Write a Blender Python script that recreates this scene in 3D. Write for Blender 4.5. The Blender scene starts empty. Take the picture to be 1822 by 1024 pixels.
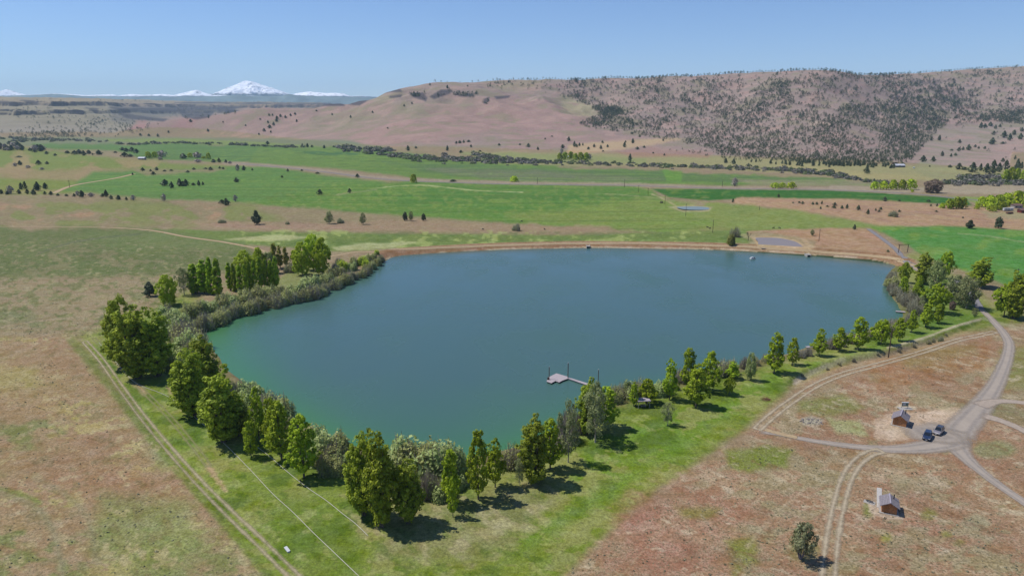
import bpy, bmesh, math, random
import numpy as np
from mathutils import Vector, Matrix
# ------------------------------------------------------------------ camera, world, sun
S = bpy.context.scene
COL = S.collection
CAM_H = 95.0; PITCH = math.radians(14.4); F = 1215.0; PW, PH = 1822, 1024
cp, sp = math.cos(PITCH), math.sin(PITCH)
cam_d = bpy.data.cameras.new('camera'); cam = bpy.data.objects.new('camera', cam_d); COL.objects.link(cam)
cam.location = (0, 0, CAM_H); cam.rotation_euler = (math.pi/2-PITCH, 0, 0)
cam_d.sensor_width = 36; cam_d.lens = 36*F/PW; cam_d.clip_start = 1; cam_d.clip_end = 200000
S.camera = cam
SUN_EL = 58.0
sdir = Vector((-math.cos(math.radians(14))*math.cos(math.radians(SUN_EL)), math.sin(math.radians(14))*math.cos(math.radians(SUN_EL)), math.sin(math.radians(SUN_EL))))
W = bpy.data.worlds.new('World'); S.world = W; W.use_nodes = True
wn = W.node_tree; bg = wn.nodes['Background']; sky = wn.nodes.new('ShaderNodeTexSky')
sky.sky_type = 'NISHITA'; sky.sun_disc = False; sky.sun_elevation = math.radians(SUN_EL); sky.sun_rotation = math.atan2(sdir.x, sdir.y)
sky.altitude = 800; sky.air_density = 1.0; sky.dust_density = 0.05; sky.ozone_density = 3.0
tint = wn.nodes.new('ShaderNodeMix'); tint.data_type = 'RGBA'; tint.blend_type = 'MULTIPLY'; tint.inputs[0].default_value = 1; tint.inputs[7].default_value = (.76, .87, 1.10, 1)
wn.links.new(sky.outputs[0], tint.inputs[6]); wn.links.new(tint.outputs[2], bg.inputs[0]); bg.inputs[1].default_value = 0.089
sl = bpy.data.lights.new('sun', 'SUN'); so = bpy.data.objects.new('sun', sl); COL.objects.link(so)
sl.energy = 4.0; sl.angle = math.radians(0.5); sl.color = (1.0, 0.955, 0.89)
so.rotation_euler = sdir.to_track_quat('Z', 'Y').to_euler()
S.view_settings.view_transform = 'Standard'; S.view_settings.look = 'None'; S.view_settings.exposure = 0.3; S.view_settings.gamma = 1
S.cycles.max_bounces = 5; S.cycles.transparent_max_bounces = 8; S.cycles.volume_bounces = 1
HAZE = 3.6e-5
R_ = random.Random(7); RNG = np.random.default_rng(11)
# ------------------------------------------------------------------ colour helpers
K = 0.62
def lin(c): c = c/255.0; return c/12.92 if c <= .04045 else ((c+.055)/1.055)**2.4
def A(r, g, b, k=None):
    k = K if k is None else k
    return (lin(r)*k, lin(g)*k, lin(b)*k)
def G(r, g, b):
    # land-cover colours: pull strong hues towards what dusty vegetation and soil really have
    l = .35*r+.5*g+.15*b; s = .80 if g > r else .84
    r, g, b = l+(r-l)*s, l+(g-l)*s, l+(b-l)*s
    if g > r: r += min(10, (g-r)*.22)
    q = A(r, g, b); return (q[0]*1.06, q[1]*(1.05 if g > r+4 else 1.0), q[2]*(.66 if g > r+12 else .87))
def rgba(c): return (c[0], c[1], c[2], 1.0)
# ------------------------------------------------------------------ projection helpers
def pdir(px, py):
    u = (np.asarray(px, float)-PW/2)/F; v = (PH/2-np.asarray(py, float))/F
    return u, cp+v*sp, -sp+v*cp
def P(px, py, z=0.0):
    u, a, b = pdir(px, py); t = (z-CAM_H)/b
    return np.stack([u*t, a*t, np.full_like(u*t, z) if np.ndim(z) == 0 else z], -1)
def at_range(px, py, r):
    u, a, b = pdir(px, py); h = np.hypot(u, a)
    return math.atan2(u, a), r, CAM_H + r*b/h
def proj(x, y, z):
    zz = z-CAM_H; fd = y*cp - zz*sp; ud = y*sp + zz*cp
    ok = fd > 5; fd = np.where(ok, fd, 1)
    return np.where(ok, PW/2+F*x/fd, -9999), np.where(ok, PH/2-F*ud/fd, -9999)
# ------------------------------------------------------------------ noise
def _h(ix, iy, s):
    n = (ix.astype(np.int64)*374761393 + iy.astype(np.int64)*668265263 + s*974634777) & 0x7fffffff
    n = ((n ^ (n >> 13))*1274126177) & 0x7fffffff
    return ((n ^ (n >> 16)) & 0xffff)/65535.0
def vnoise(x, y, s=0):
    ix = np.floor(x); iy = np.floor(y); fx = x-ix; fy = y-iy; ix = ix.astype(np.int64); iy = iy.astype(np.int64)
    fx = fx*fx*(3-2*fx); fy = fy*fy*(3-2*fy)
    a = _h(ix, iy, s); b = _h(ix+1, iy, s); c = _h(ix, iy+1, s); d = _h(ix+1, iy+1, s)
    return (a*(1-fx)+b*fx)*(1-fy)+(c*(1-fx)+d*fx)*fy
def fbm(x, y, s=0, o=4):
    r = 0; am = .5; t = 0
    for i in range(o):
        r = r+am*vnoise(x, y, s+i*17); t += am; am *= .5; x = x*2.03+3.1; y = y*2.03+7.7
    return r/t-.5
def smooth(t): t = np.clip(t, 0, 1); return t*t*(3-2*t)
def seg_dist(x, y, pts, closed=True):
    pts = np.asarray(pts, float); n = len(pts); d = np.full(x.shape, 1e9); ins = np.zeros(x.shape, bool)
    for i in range(n if closed else n-1):
        ax, ay = pts[i][:2]; bx, by = pts[(i+1) % n][:2]; dx, dy = bx-ax, by-ay
        t = np.clip(((x-ax)*dx+(y-ay)*dy)/(dx*dx+dy*dy+1e-12), 0, 1)
        d = np.minimum(d, (x-ax-t*dx)**2+(y-ay-t*dy)**2)
        if closed and dy != 0:
            c = ((ay > y) != (by > y)) & (x < (bx-ax)*(y-ay)/dy+ax); ins ^= c
    return np.sqrt(d), ins
def catmull(pts, sub=6, closed=False):
    p = [np.array(q, float) for q in pts]; n = len(p); out = []
    for i in range(n if closed else n-1):
        g = (lambda k: p[k % n]) if closed else (lambda k: p[min(max(k, 0), n-1)])
        a, b, c, d = g(i-1), g(i), g(i+1), g(i+2)
        for k in range(sub):
            t = k/sub
            out.append(.5*((2*b)+(c-a)*t+(2*a-5*b+4*c-d)*t*t+(3*b-a-3*c+d)*t**3))
    if not closed: out.append(p[-1])
    return np.array(out)
# ------------------------------------------------------------------ object helpers
def mesh_obj(name, V, Fc, mats, parent=None, smooth_=False, mi=None, link=True):
    me = bpy.data.meshes.new(name); V = np.asarray(V, np.float32)
    if isinstance(Fc, np.ndarray):
        k = Fc.shape[1]; me.vertices.add(len(V)); me.vertices.foreach_set('co', V.ravel())
        me.loops.add(Fc.size); me.loops.foreach_set('vertex_index', Fc.ravel().astype(np.int32))
        me.polygons.add(len(Fc)); me.polygons.foreach_set('loop_start', np.arange(0, Fc.size, k, dtype=np.int32))
        me.update(calc_edges=True)
    else:
        me.from_pydata([tuple(map(float, v)) for v in V], [], [tuple(map(int, f)) for f in Fc]); me.update()
    for m in (mats if isinstance(mats, (list, tuple)) else [mats]): me.materials.append(m)
    if mi is not None: me.polygons.foreach_set('material_index', np.asarray(mi, np.int32))
    if smooth_: me.polygons.foreach_set('use_smooth', np.ones(len(me.polygons), bool))
    o = bpy.data.objects.new(name, me)
    if link: COL.objects.link(o)
    if parent: o.parent = parent
    return o
def tag(o, label=None, cat=None, group=None, kind=None):
    if label: o['label'] = label
    if cat: o['category'] = cat
    if group: o['group'] = group
    if kind: o['kind'] = kind
    return o
def empty(name, loc=(0, 0, 0), rz=0, link=True):
    o = bpy.data.objects.new(name, None); o.empty_display_size = .5; o.location = loc; o.rotation_euler = (0, 0, rz)
    if link: COL.objects.link(o)
    return o
def copy_tree(o, parent=None):
    c = o.copy(); COL.objects.link(c); c.parent = parent
    for ch in o.children: copy_tree(ch, c)
    return c
class MB:
    def __init__(s): s.V = []; s.F = []
    def add(s, V, Fc):
        n = len(s.V); s.V += [tuple(v) for v in V]; s.F += [tuple(i+n for i in f) for f in Fc]
    def box(s, c, d, rz=0, tilt=None):
        cx, cy, cz = c; hx, hy, hz = d[0]/2, d[1]/2, d[2]/2; V = []
        M = Matrix.Rotation(rz, 3, 'Z')
        if tilt: M = M @ Matrix.Rotation(tilt[0], 3, tilt[1])
        for z in (-hz, hz):
            for x, y in ((-hx, -hy), (hx, -hy), (hx, hy), (-hx, hy)):
                q = M @ Vector((x, y, z)); V.append((cx+q.x, cy+q.y, cz+q.z))
        s.add(V, [(3, 2, 1, 0), (4, 5, 6, 7), (0, 1, 5, 4), (1, 2, 6, 5), (2, 3, 7, 6), (3, 0, 4, 7)]); return s
    def tube(s, pts, rad, n=7):
        pts = [Vector(p) for p in pts]; rad = rad if isinstance(rad, (list, tuple)) else [rad]*len(pts); V = []; Fc = []
        for i, p in enumerate(pts):
            t = (pts[min(i+1, len(pts)-1)]-pts[max(i-1, 0)]).normalized()
            a = t.cross(Vector((0, 0, 1)) if abs(t.z) < .9 else Vector((1, 0, 0))).normalized(); b = t.cross(a)
            for k in range(n):
                w = 2*math.pi*k/n; q = p+(a*math.cos(w)+b*math.sin(w))*rad[i]; V.append(tuple(q))
        for i in range(len(pts)-1):
            for k in range(n): Fc.append((i*n+k, i*n+(k+1) % n, (i+1)*n+(k+1) % n, (i+1)*n+k))
        Fc.append(tuple(range(n))[::-1]); Fc.append(tuple((len(pts)-1)*n+k for k in range(n)))
        s.add(V, Fc); return s
    def loft(s, rings, cap=True):
        n = len(rings[0]); V = [p for r in rings for p in r]; Fc = []
        for i in range(len(rings)-1):
            for k in range(n): Fc.append((i*n+k, i*n+(k+1) % n, (i+1)*n+(k+1) % n, (i+1)*n+k))
        if cap: Fc.append(tuple(range(n))[::-1]); Fc.append(tuple((len(rings)-1)*n+k for k in range(n)))
        s.add(V, Fc); return s
    def build(s, name, mat, parent=None, smooth_=False):
        o = mesh_obj(name, s.V, s.F, mat, parent, smooth_)
        bm = bmesh.new(); bm.from_mesh(o.data); bmesh.ops.recalc_face_normals(bm, faces=bm.faces); bm.to_mesh(o.data); bm.free()
        return o
# ------------------------------------------------------------------ materials
def new_mat(name):
    m = bpy.data.materials.new(name); m.use_nodes = True; nt = m.node_tree
    return m, nt, nt.nodes['Principled BSDF']
def N(nt, t, **kw):
    n = nt.nodes.new(t)
    for k, v in kw.items():
        if k.startswith('i_'):
            key = k[2:]; n.inputs[int(key) if key.isdigit() else key].default_value = v
        else: setattr(n, k, v)
    return n
def mixc(nt, f, a, b, bt='MIX'):
    n = nt.nodes.new('ShaderNodeMix'); n.data_type = 'RGBA'; n.blend_type = bt
    for s_, v in ((0, f), (6, a), (7, b)):
        if isinstance(v, bpy.types.NodeSocket): nt.links.new(v, n.inputs[s_])
        else: n.inputs[s_].default_value = v if s_ == 0 or len(v) == 4 else rgba(v)
    return n.outputs[2]
def math_(nt, op, a, b=0.0, clamp=False):
    n = nt.nodes.new('ShaderNodeMath'); n.operation = op; n.use_clamp = clamp
    for i, v in enumerate((a, b)):
        if isinstance(v, bpy.types.NodeSocket): nt.links.new(v, n.inputs[i])
        else: n.inputs[i].default_value = v
    return n.outputs[0]
def ramp(nt, v, a, b, lo=0.0, hi=1.0):
    n = nt.nodes.new('ShaderNodeMapRange'); n.clamp = True
    nt.links.new(v, n.inputs[0])
    for i, q in enumerate((a, b, lo, hi)): n.inputs[i+1].default_value = q
    return n.outputs[0]
def noise_n(nt, vec, scale, detail=3, rough=.55):
    n = N(nt, 'ShaderNodeTexNoise'); n.inputs['Scale'].default_value = scale; n.inputs['Detail'].default_value = detail
    n.inputs['Roughness'].default_value = rough
    if vec is not None: nt.links.new(vec, n.inputs['Vector'])
    return n.outputs['Fac']
def simple(name, col, rough=.8, var=.25, scale=2.0, col2=None, metal=0.0, bump=0.0, coords='Object', stretch=None):
    m, nt, b = new_mat(name); tc = N(nt, 'ShaderNodeTexCoord'); v = tc.outputs[coords]
    if stretch:
        mp = N(nt, 'ShaderNodeMapping'); mp.inputs['Scale'].default_value = stretch; nt.links.new(v, mp.inputs[0]); v = mp.outputs[0]
    f = noise_n(nt, v, scale, 4)
    c2 = col2 or tuple(q*(1-var) for q in col); c1 = tuple(min(1, q*(1+var*.5)) for q in col)
    nt.links.new(mixc(nt, ramp(nt, f, .35, .65), c1, c2), b.inputs['Base Color'])
    b.inputs['Roughness'].default_value = rough; b.inputs['Metallic'].default_value = metal
    if bump:
        bn = N(nt, 'ShaderNodeBump'); bn.inputs['Strength'].default_value = bump; bn.inputs['Distance'].default_value = .05
        nt.links.new(f, bn.inputs['Height']); nt.links.new(bn.outputs[0], b.inputs['Normal'])
    return m
def leaf_mat(name, c_dark, c_light, trans=.35, hue=.018):
    m, nt, b = new_mat(name)
    at = N(nt, 'ShaderNodeAttribute', attribute_name='tint'); oi = N(nt, 'ShaderNodeObjectInfo')
    c = mixc(nt, at.outputs['Fac'], c_dark, c_light)
    hs = N(nt, 'ShaderNodeHueSaturation'); nt.links.new(c, hs.inputs['Color'])
    nt.links.new(math_(nt, 'ADD', math_(nt, 'MULTIPLY', oi.outputs['Random'], hue), .5-hue/2), hs.inputs['Hue'])
    nt.links.new(math_(nt, 'ADD', math_(nt, 'MULTIPLY', oi.outputs['Random'], .3), .85), hs.inputs['Value'])
    b.inputs['Roughness'].default_value = .6; b.inputs['Specular IOR Level'].default_value = .25
    nt.links.new(hs.outputs[0], b.inputs['Base Color'])
    tr = N(nt, 'ShaderNodeBsdfTranslucent'); nt.links.new(hs.outputs[0], tr.inputs[0])
    mx = N(nt, 'ShaderNodeMixShader'); mx.inputs[0].default_value = trans
    nt.links.new(b.outputs[0], mx.inputs[1]); nt.links.new(tr.outputs[0], mx.inputs[2])
    nt.links.new(mx.outputs[0], nt.nodes['Material Output'].inputs[0])
    return m
# ------------------------------------------------------------------ lake outline (world metres)
SHORE_PX = [(365,583),(363,596),(372,615),(388,635),(402,655),(430,675),(455,700),(490,722),(530,745),(570,765),(610,785),(655,798),(700,806),(750,816),(800,819),(850,814),(900,802),(950,786),(1000,758),(1040,732),(1080,708),(1120,696),(1180,682),(1240,670),(1290,657),(1340,643),(1400,629),(1450,614),(1500,600),(1550,586),(1590,571),(1603,556),(1597,543),(1585,528),(1580,508),(1579,492),(1586,480),(1592,472),
 (1560,465),(1500,459.5),(1420,453),(1300,446),(1180,442),(1050,441),(900,444),(800,448.5),(740,452),(700,457),(678,468),(655,485),(625,500),(590,512),(570,524),(540,532),(500,540),(455,550),(415,562),(380,574)]
_w = [P(x, y, -.4)[:2] for x, y in SHORE_PX]
SHORE = catmull(_w, 5, True)
_j = fbm(SHORE[:, 0]*.06, SHORE[:, 1]*.06, 3); _j2 = fbm(SHORE[:, 0]*.06, SHORE[:, 1]*.06, 9)
SHORE = SHORE + np.stack([_j*3, _j2*3], -1)
DAM = catmull([P(x, y, -.4)[:2] for x, y in [(1597,472),(1560,465),(1500,459.5),(1420,453),(1300,446),(1180,442),(1050,441),(900,444),(800,448.5),(740,452),(700,455),(688,459)]], 4)
# ------------------------------------------------------------------ terrain profile tables: foot / near crest / far plateau
#  px, foot_y, near crest (range, y), mid-slope y fractions, far foot(r,y), cliff base(r,y), cliff top(r,y), skyline(r,y)
COLS = [
 (-260,246, 3100,240, .5, 4000,232, 5600,192, 5750,186, 7200,172),
 (0,   245, 3100,238, .5, 4000,228, 5600,188, 5700,182, 7200,173.5),
 (90,  244, 3100,236, .5, 4000,224, 5500,187, 5600,181, 7200,174.5),
 (150, 244, 3150,233, .5, 4200,219, 5400,190, 5500,184, 7200,175.5),
 (200, 244, 3200,236, .5, 4500,222, 5600,196, 5750,190, 7600,176.5),
 (250, 244, 3200,221, .5, 5000,222, 6600,206, 6900,196, 8400,177.5),
 (300, 243, 3300,211, .5, 5200,216, 6800,204, 7100,194, 8800,179.5),
 (350, 243, 3300,209, .5, 5200,213, 6800,205, 7100,193, 8800,181.5),
 (400, 244, 3200,202, .5, 5200,211, 6800,203, 7100,192, 8800,181.8),
 (440, 246, 3200,192, .5, 5200,207, 6800,198, 7100,191, 8800,182),
 (475, 248, 3200,188, .5, 5200,200, 6800,196, 7100,190, 8800,182),
 (510, 250, 3300,193, .5, 5200,200, 6800,195, 7100,188, 8800,182),
 (555, 254, 3400,193, .5, 5200,200, 6800,195, 7100,188, 8800,182.5),
 (572, 256, 3400,189, .5, 5200,200, 6800,195, 7100,188, 8800,183),
 (580, 257, 3400,181.5,.52, 5200,200, 6800,195, 7100,188, 8800,184),
 (608, 260, 3400,181.5,.54, 5200,200, 6800,195, 7100,190, 8800,187),
 (614, 261, 3400,186, .54, 5200,200, 6800,195, 7100,190, 8800,188),
 (626, 262, 3300,180, .55, 5200,200, 6800,195, 7100,190, 8800,190),
 (650, 264, 3300,175.5,.56, 5200,200, 6800,195, 7100,192, 8800,192),
 (672, 266, 3300,170, .56, 5200,200, 6800,195, 7100,192, 8800,192),
 (684, 267, 3300,160, .56, 5200,200, 6800,195, 7100,192, 8800,192),
 (705, 268, 3300,153, .56, 5200,200, 6800,195, 7100,192, 8800,192),
 (760, 270, 3300,144, .57, 5200,180, 6800,185, 7100,190, 8800,192),
 (850, 271, 3400,142, .58, 5200,170, 6800,185, 7100,190, 8800,192),
 (950, 274, 3600,139, .58, 5200,160, 6800,185, 7100,190, 8800,192),
 (1100,277, 3700,135, .55, 5200,150, 6800,175, 7100,180, 8800,192),
 (1230,281, 3700,131, .52, 5200,150, 6800,175, 7100,180, 8800,192),
 (1320,285, 3600,126, .5, 5200,150, 6800,175, 7100,180, 8800,192),
 (1440,289, 3300,121, .5, 5200,150, 6800,175, 7100,180, 8800,192),
 (1490,290, 3300,123, .5, 5200,145, 6800,175, 7100,180, 8800,192),
 (1530,292, 3500,130, .5, 5200,145, 6800,175, 7100,180, 8800,192),
 (1600,294, 4200,129, .48, 5400,140, 6800,175, 7100,180, 8800,192),
 (1700,300, 4500,122, .45, 5600,135, 6800,175, 7100,180, 8800,192),
 (1822,306, 4600,114, .42, 5600,130, 6800,175, 7100,180, 8800,192),
 (2150,318, 4600,108, .42, 5600,125, 6800,175, 7100,180, 8800,192)]
rows = []
for c in COLS:
    px, fy, nr, ny, mf, r6, y6, r7, y7, r8, y8, r9, y9 = c
    r0 = float(np.hypot(*P(px, fy)[:2])); pts = []
    pts.append((math.atan2(*pdir(px, fy)[:2]), r0, 0.0))
    for fr, fz in ((.22, mf*.42), (.5, mf), (.8, .5+mf*.72)):
        rr = r0+(nr-r0)*fr; pts.append(at_range(px, fy+(ny-fy)*min(fz, .93), rr))
    cr = at_range(px, ny, nr); pts.append(cr)
    pts.append((cr[0], nr*1.06+40, cr[2]*.985-2))
    for rr, yy in ((r6, y6), (r7, y7), (r8, y8), (r9, y9)): pts.append(at_range(px, yy, max(rr, nr*1.06+200)))
    e = pts[-1]; pts.append((e[0], 14000.0, e[2]*.9)); pts.append((e[0], 26000.0, 0.0))
    rows.append(pts)
rows = np.array(rows)                        # [col, row, (theta, r, z)]
# polar grid
th_f = np.radians(np.linspace(-46, 46, 1080))
th = np.concatenate([np.radians(np.linspace(-180, -47, 48)), th_f, np.radians(np.linspace(47, 180, 48))])
ys = np.concatenate([np.linspace(1024, 470, 600), np.linspace(469.5, 428, 80), np.linspace(427, 262, 200)])
u0, a0, b0 = pdir(np.full_like(ys, PW/2), ys); r_near = -CAM_H/b0*a0
rr = np.concatenate([np.array([4, 30, 60, 90, 110.]), r_near, np.geomspace(r_near[-1]*1.004, 9500, 430), np.array([10500, 12500, 15000, 19000, 26000.])])
NT, NR = len(th), len(rr)
TH, RR = np.meshgrid(th, rr, indexing='ij')
Rt = np.stack([np.interp(th, rows[:, j, 0], rows[:, j, 1]) for j in range(rows.shape[1])], 1)
Zt = np.stack([np.interp(th, rows[:, j, 0], rows[:, j, 2]) for j in range(rows.shape[1])], 1)
def gsm(M, s_):
    k = np.arange(-3*s_, 3*s_+1); w_ = np.exp(-(k/s_)**2/2.); w_ /= w_.sum(); p_ = np.pad(M, ((3*s_, 3*s_), (0, 0)), mode='edge'); return sum(w_[i]*p_[i:i+len(M)] for i in range(len(k)))
Rt2, Zt2 = gsm(Rt, 22), gsm(Zt, 22); Zc = gsm(Zt, 3); Rc = gsm(Rt, 8)
Rt = np.where(np.isin(np.arange(Rt.shape[1]), (4, 5, 9)), gsm(Rt, 14), Rt2); Zt = np.where(np.isin(np.arange(Zt.shape[1]), (4, 9)), Zc, Zt2)
# keep the seen skyline exact: rescale crest height with the smoothed distance
for j_ in (4, 9):
    raw_r = np.interp(th, rows[:, j_, 0], rows[:, j_, 1]); raw_z = np.interp(th, rows[:, j_, 0], rows[:, j_, 2]); Zt[:, j_] = CAM_H+gsm(((raw_z-CAM_H)/raw_r)[:, None], 3)[:, 0]*Rt[:, j_]
Zt[:, 5] = np.minimum(Zt[:, 5], Zt[:, 4]*.99-1)
Z = np.zeros((NT, NR))
ease = lambda f: f
for i in range(NT):
    Z[i] = np.interp(rr, np.concatenate([[0], Rt[i]]), np.concatenate([[0], Zt[i]]))
# soften the facets of the profile along the range, except right at the skylines
X = RR*np.sin(TH); Y = RR*np.cos(TH)
hillm = smooth((RR-Rt[:, :1])/900.0)*(Z > 0)
Zs = Z.copy(); kk = 9
pad = np.pad(Z, ((0, 0), (kk, kk)), mode='edge'); Zs = sum(pad[:, i:i+NR] for i in range(2*kk+1))/(2*kk+1)
Z = np.where(RR > 1200, Zs, Z)
wx = X+fbm(X/400, Y/400, 31, 3)*220; wy = Y+fbm(X/400, Y/400, 37, 3)*220
ridge = 1-np.abs(fbm(wx/330, wy/330, 5, 4))*4
gul = (ridge-.55)
crest_fade = 1-.75*np.exp(-((RR-Rt[:, 4:5])/(260.0))**2) 
Z = Z+hillm*(gul*34*np.clip(Z/120, .15, 1.0)*crest_fade+fbm(X/90, Y/90, 8, 3)*9*np.clip(Z/60, .1, 1)) - hillm*6
# terraces: basalt rims on the far-left plateau
farl = smooth((RR-3600)/600)*smooth((.02-TH*0-.0+(-.16-TH))/.08)
def terrace(Z, level, w, m):
    t = (Z-level)/w; ins = np.abs(t) < 1
    z2 = level+w*np.sign(t)*np.abs(t)**.33
    return np.where(ins, Z*(1-m)+z2*m, Z)
lv = fbm(X/900, Y/900, 41, 2)*26
Z = terrace(Z-lv, 152, 26, farl)+lv
Z = terrace(Z-lv*1.7, 96, 20, farl)+lv*1.7
# gentle swell of the valley floor, away from the lake surroundings
swell = smooth((RR-640)/300)*(1-hillm)
Z = Z+np.where(RR < 3500, fbm(X/260, Y/260, 12, 3)*5.0*swell, 0)
near = RR < 900
# lake basin and dam
ls = np.full(Z.shape, 1e3); dd = np.full(Z.shape, 1e3)
bb = (np.abs(X) < 430) & (Y > 130) & (Y < 620)
d_, i_ = seg_dist(X[bb], Y[bb], SHORE); ls[bb] = np.where(i_, -d_, d_)
d2_, _ = seg_dist(X[bb], Y[bb], DAM, False); dd[bb] = d2_
damw = smooth(1-(dd-np.abs(ls)-1)/5.0)*(ls < 60)
bank = np.clip(-.4+ls*.30, -3, 0)
top = 2.5
dz = np.minimum(-.4+ls*.42, top); dz = np.where(ls > 12, np.maximum(top-(ls-12)*.28, 0), dz); dz = np.maximum(dz, -3)
Z = np.where(ls < 200, np.where(ls < 12, bank*(1-damw)+dz*damw, np.maximum(Z, 0)*0+dz*damw), Z)
# small relief (hummocks), ditch by the right-hand track
Z = Z+np.where((ls > 14) & (RR < 640), fbm(X/35, Y/35, 2, 3)*.5*smooth((ls-14)/20), 0)
def ditch(pts, w, h):
    global Z
    p = [P(a, b)[:2] for a, b in pts]; m = (RR < 900) & (Y > 60)
    d, _ = seg_dist(X[m], Y[m], catmull(p, 5), False); Z[m] += h*np.exp(-(d/w)**2)
ditch([(1745,572),(1700,590),(1640,612),(1570,632),(1500,645),(1450,660),(1410,682)], 2.2, -1.3)
ditch([(1745,566),(1700,584),(1640,605),(1570,625),(1500,638),(1450,652),(1400,676)], 2.5, .9)
ditch([(145,612),(190,660),(250,735),(330,830),(410,925),(500,1024)], 2.0, -.5)
# knolls at the valley's left edge
for (kx, ky, kr, kh) in ((20,270,60,9),(225,284,55,8),(1445,372,70,5),(1700,305,18,7)):
    c = P(kx, ky); dist = np.hypot((X-c[0]), (Y-c[1])*.5); Z = Z+kh*np.exp(-(dist/(kr*1.6))**2)*(RR > 500)
EARTH = 0
def tidx(x, y):
    t = np.arctan2(x, y); r = np.hypot(x, y)
    fi = np.interp(t, th, np.arange(NT)); fj = np.interp(r, rr, np.arange(NR))
    i = np.clip(fi.astype(int), 0, NT-2); j = np.clip(fj.astype(int), 0, NR-2)
    return i, j, fi-i, fj-j
def gz(x, y):
    x = np.asarray(x, float); y = np.asarray(y, float); i, j, a, b = tidx(x, y)
    return (Z[i, j]*(1-a)+Z[i+1, j]*a)*(1-b)+(Z[i, j+1]*(1-a)+Z[i+1, j+1]*a)*b
RS = np.geomspace(80, 12000, 2600)
def hit(px, py):
    u, a, b = pdir(px, py); h = math.hypot(u, a); s_, c_ = u/h, a/h
    zr = CAM_H+RS*b/h; g = gz(RS*s_, RS*c_); k = np.nonzero(zr <= g)[0]
    if len(k) == 0:
        k = int(np.argmin(zr-g)); r = RS[k]
    else:
        k = max(int(k[0]), 1); d0 = zr[k-1]-g[k-1]; d1 = zr[k]-g[k]; r = RS[k-1]+(RS[k]-RS[k-1])*d0/(d0-d1+1e-9)
    x, y = r*s_, r*c_
    return float(x), float(y), float(gz(x, y))
# ------------------------------------------------------------------ land cover (colour of the ground itself)
PX, PY = proj(X, Y, Z)
# the cover is traced inside the seen wedge; beyond its edges the same kinds of ground carry on
_bh = PX < -9000; PX = np.where(_bh, 60, PX); PY = np.where(_bh, 985, PY)
PX = np.where(PX > 1826, 1826-np.minimum(PX-1826, 180), PX); PX = np.where(PX < 2, 2+np.minimum(2-PX, 110), PX); PY = np.where(PY > 1022, 1022-np.minimum(PY-1022, 60), PY)
C = np.zeros(Z.shape+(3,)); SPK = np.zeros(Z.shape); GRN = np.zeros(Z.shape)
C[:] = A(158, 140, 108); SPK[:] = .5
jn1 = fbm(PX/38, PY/16, 71, 4); jn2 = fbm(PX/9, PY/4.5, 77, 3); w1 = fbm(X/60, Y/60, 80, 4); w2 = fbm(X/14, Y/14, 85, 4); w3 = .9*fbm((X*.8+Y*.6)/2.6, (Y*.8-X*.6)/5.5, 89, 3)*(RR < 700)
def blend(m, col, spk=None):
    global C, SPK
    idx, a = m
    a3 = a[:, None]; C[idx] = C[idx]*(1-a3)+np.array(col)*a3
    if spk is not None: SPK[idx] = SPK[idx]*(1-a)+spk*a
def pmask(pts, soft=4, amp=10, strength=1.0, extra=None):
    p = np.asarray(pts, float); mg = soft+amp
    bbx = (PX > p[:, 0].min()-mg) & (PX < p[:, 0].max()+mg) & (PY > p[:, 1].min()-mg) & (PY < p[:, 1].max()+mg)
    if extra is not None: bbx &= extra
    idx = np.nonzero(bbx); x = PX[idx]; y = PY[idx]
    d, ins = seg_dist(x, y*1.0, p); d = np.where(ins, d, -d)+jn1[idx]*amp*2+jn2[idx]*amp*.8
    return idx, smooth(d/soft*.5+.5)*strength
def paint(pts, col, soft=4, amp=6, s=1.0, spk=None, extra=None): blend(pmask(pts, soft, amp, s, extra), G(*col), spk)
def lmask(pts, w, soft=1.5, s=1.0, amp=1.0):
    p = np.asarray(pts, float); mg = w+soft+4
    bbx = (PX > p[:, 0].min()-mg) & (PX < p[:, 0].max()+mg) & (PY > p[:, 1].min()-mg) & (PY < p[:, 1].max()+mg)
    idx = np.nonzero(bbx); d, _ = seg_dist(PX[idx], PY[idx], catmull(p, 4), False)
    return idx, smooth((w-d+jn2[idx]*amp*2)/soft*.5+.5)*s
def line(pts, col, w, soft=1.5, s=1.0, amp=1.0, spk=None): blend(lmask(pts, w, soft, s, amp), G(*col), spk)
def mottle(pts, col, scale_noise, thr, soft=.06, s=.8, edge=12, spk=None):
    idx, a = pmask(pts, edge, edge); n = scale_noise[idx]
    blend((idx, a*smooth((n-thr)/soft)*s), G(*col), spk)
HM = hillm > .02
# --- hills
hs = HM.nonzero()
C[hs] = G(164, 141, 124); SPK[hs] = .25
paint([(-300,180),(190,180),(260,240),(220,252),(-300,252)], (160,148,124), 10, 8, extra=HM)
paint([(-300,168),(700,168),(700,186),(300,186),(190,184),(-300,180)], (168,150,122), 4, 2, extra=HM)
paint([(190,186),(440,186),(420,206),(330,214),(250,225),(200,215)], (136,128,116), 6, 6, extra=HM)
paint([(205,246),(245,216),(330,207),(400,201),(460,186),(510,193),(560,193),(650,178),(700,185),(760,240),(700,275),(300,256)], (168,138,122), 5, 5, extra=HM)
paint([(215,243),(245,217),(262,213),(255,243)], (178,132,120), 3, 3, .8, extra=HM)
paint([(270,243),(325,208),(350,212),(330,240)], (176,130,118), 6, 5, .6, extra=HM)
paint([(560,210),(700,185),(840,180),(880,190),(700,215),(600,235),(520,240)], (158,146,112), 14, 10, .6, extra=HM)
paint([(700,215),(900,170),(1040,190),(1050,230),(900,235),(760,255),(640,265),(600,255)], (176,140,124), 12, 10, .8, extra=HM)
paint([(860,150),(970,140),(960,165),(900,160)], (165,146,112), 8, 6, .8, extra=HM)
paint([(1000,170),(1065,190),(1060,215),(1000,200)], (178,170,120), 6, 5, .7, extra=HM)
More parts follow.
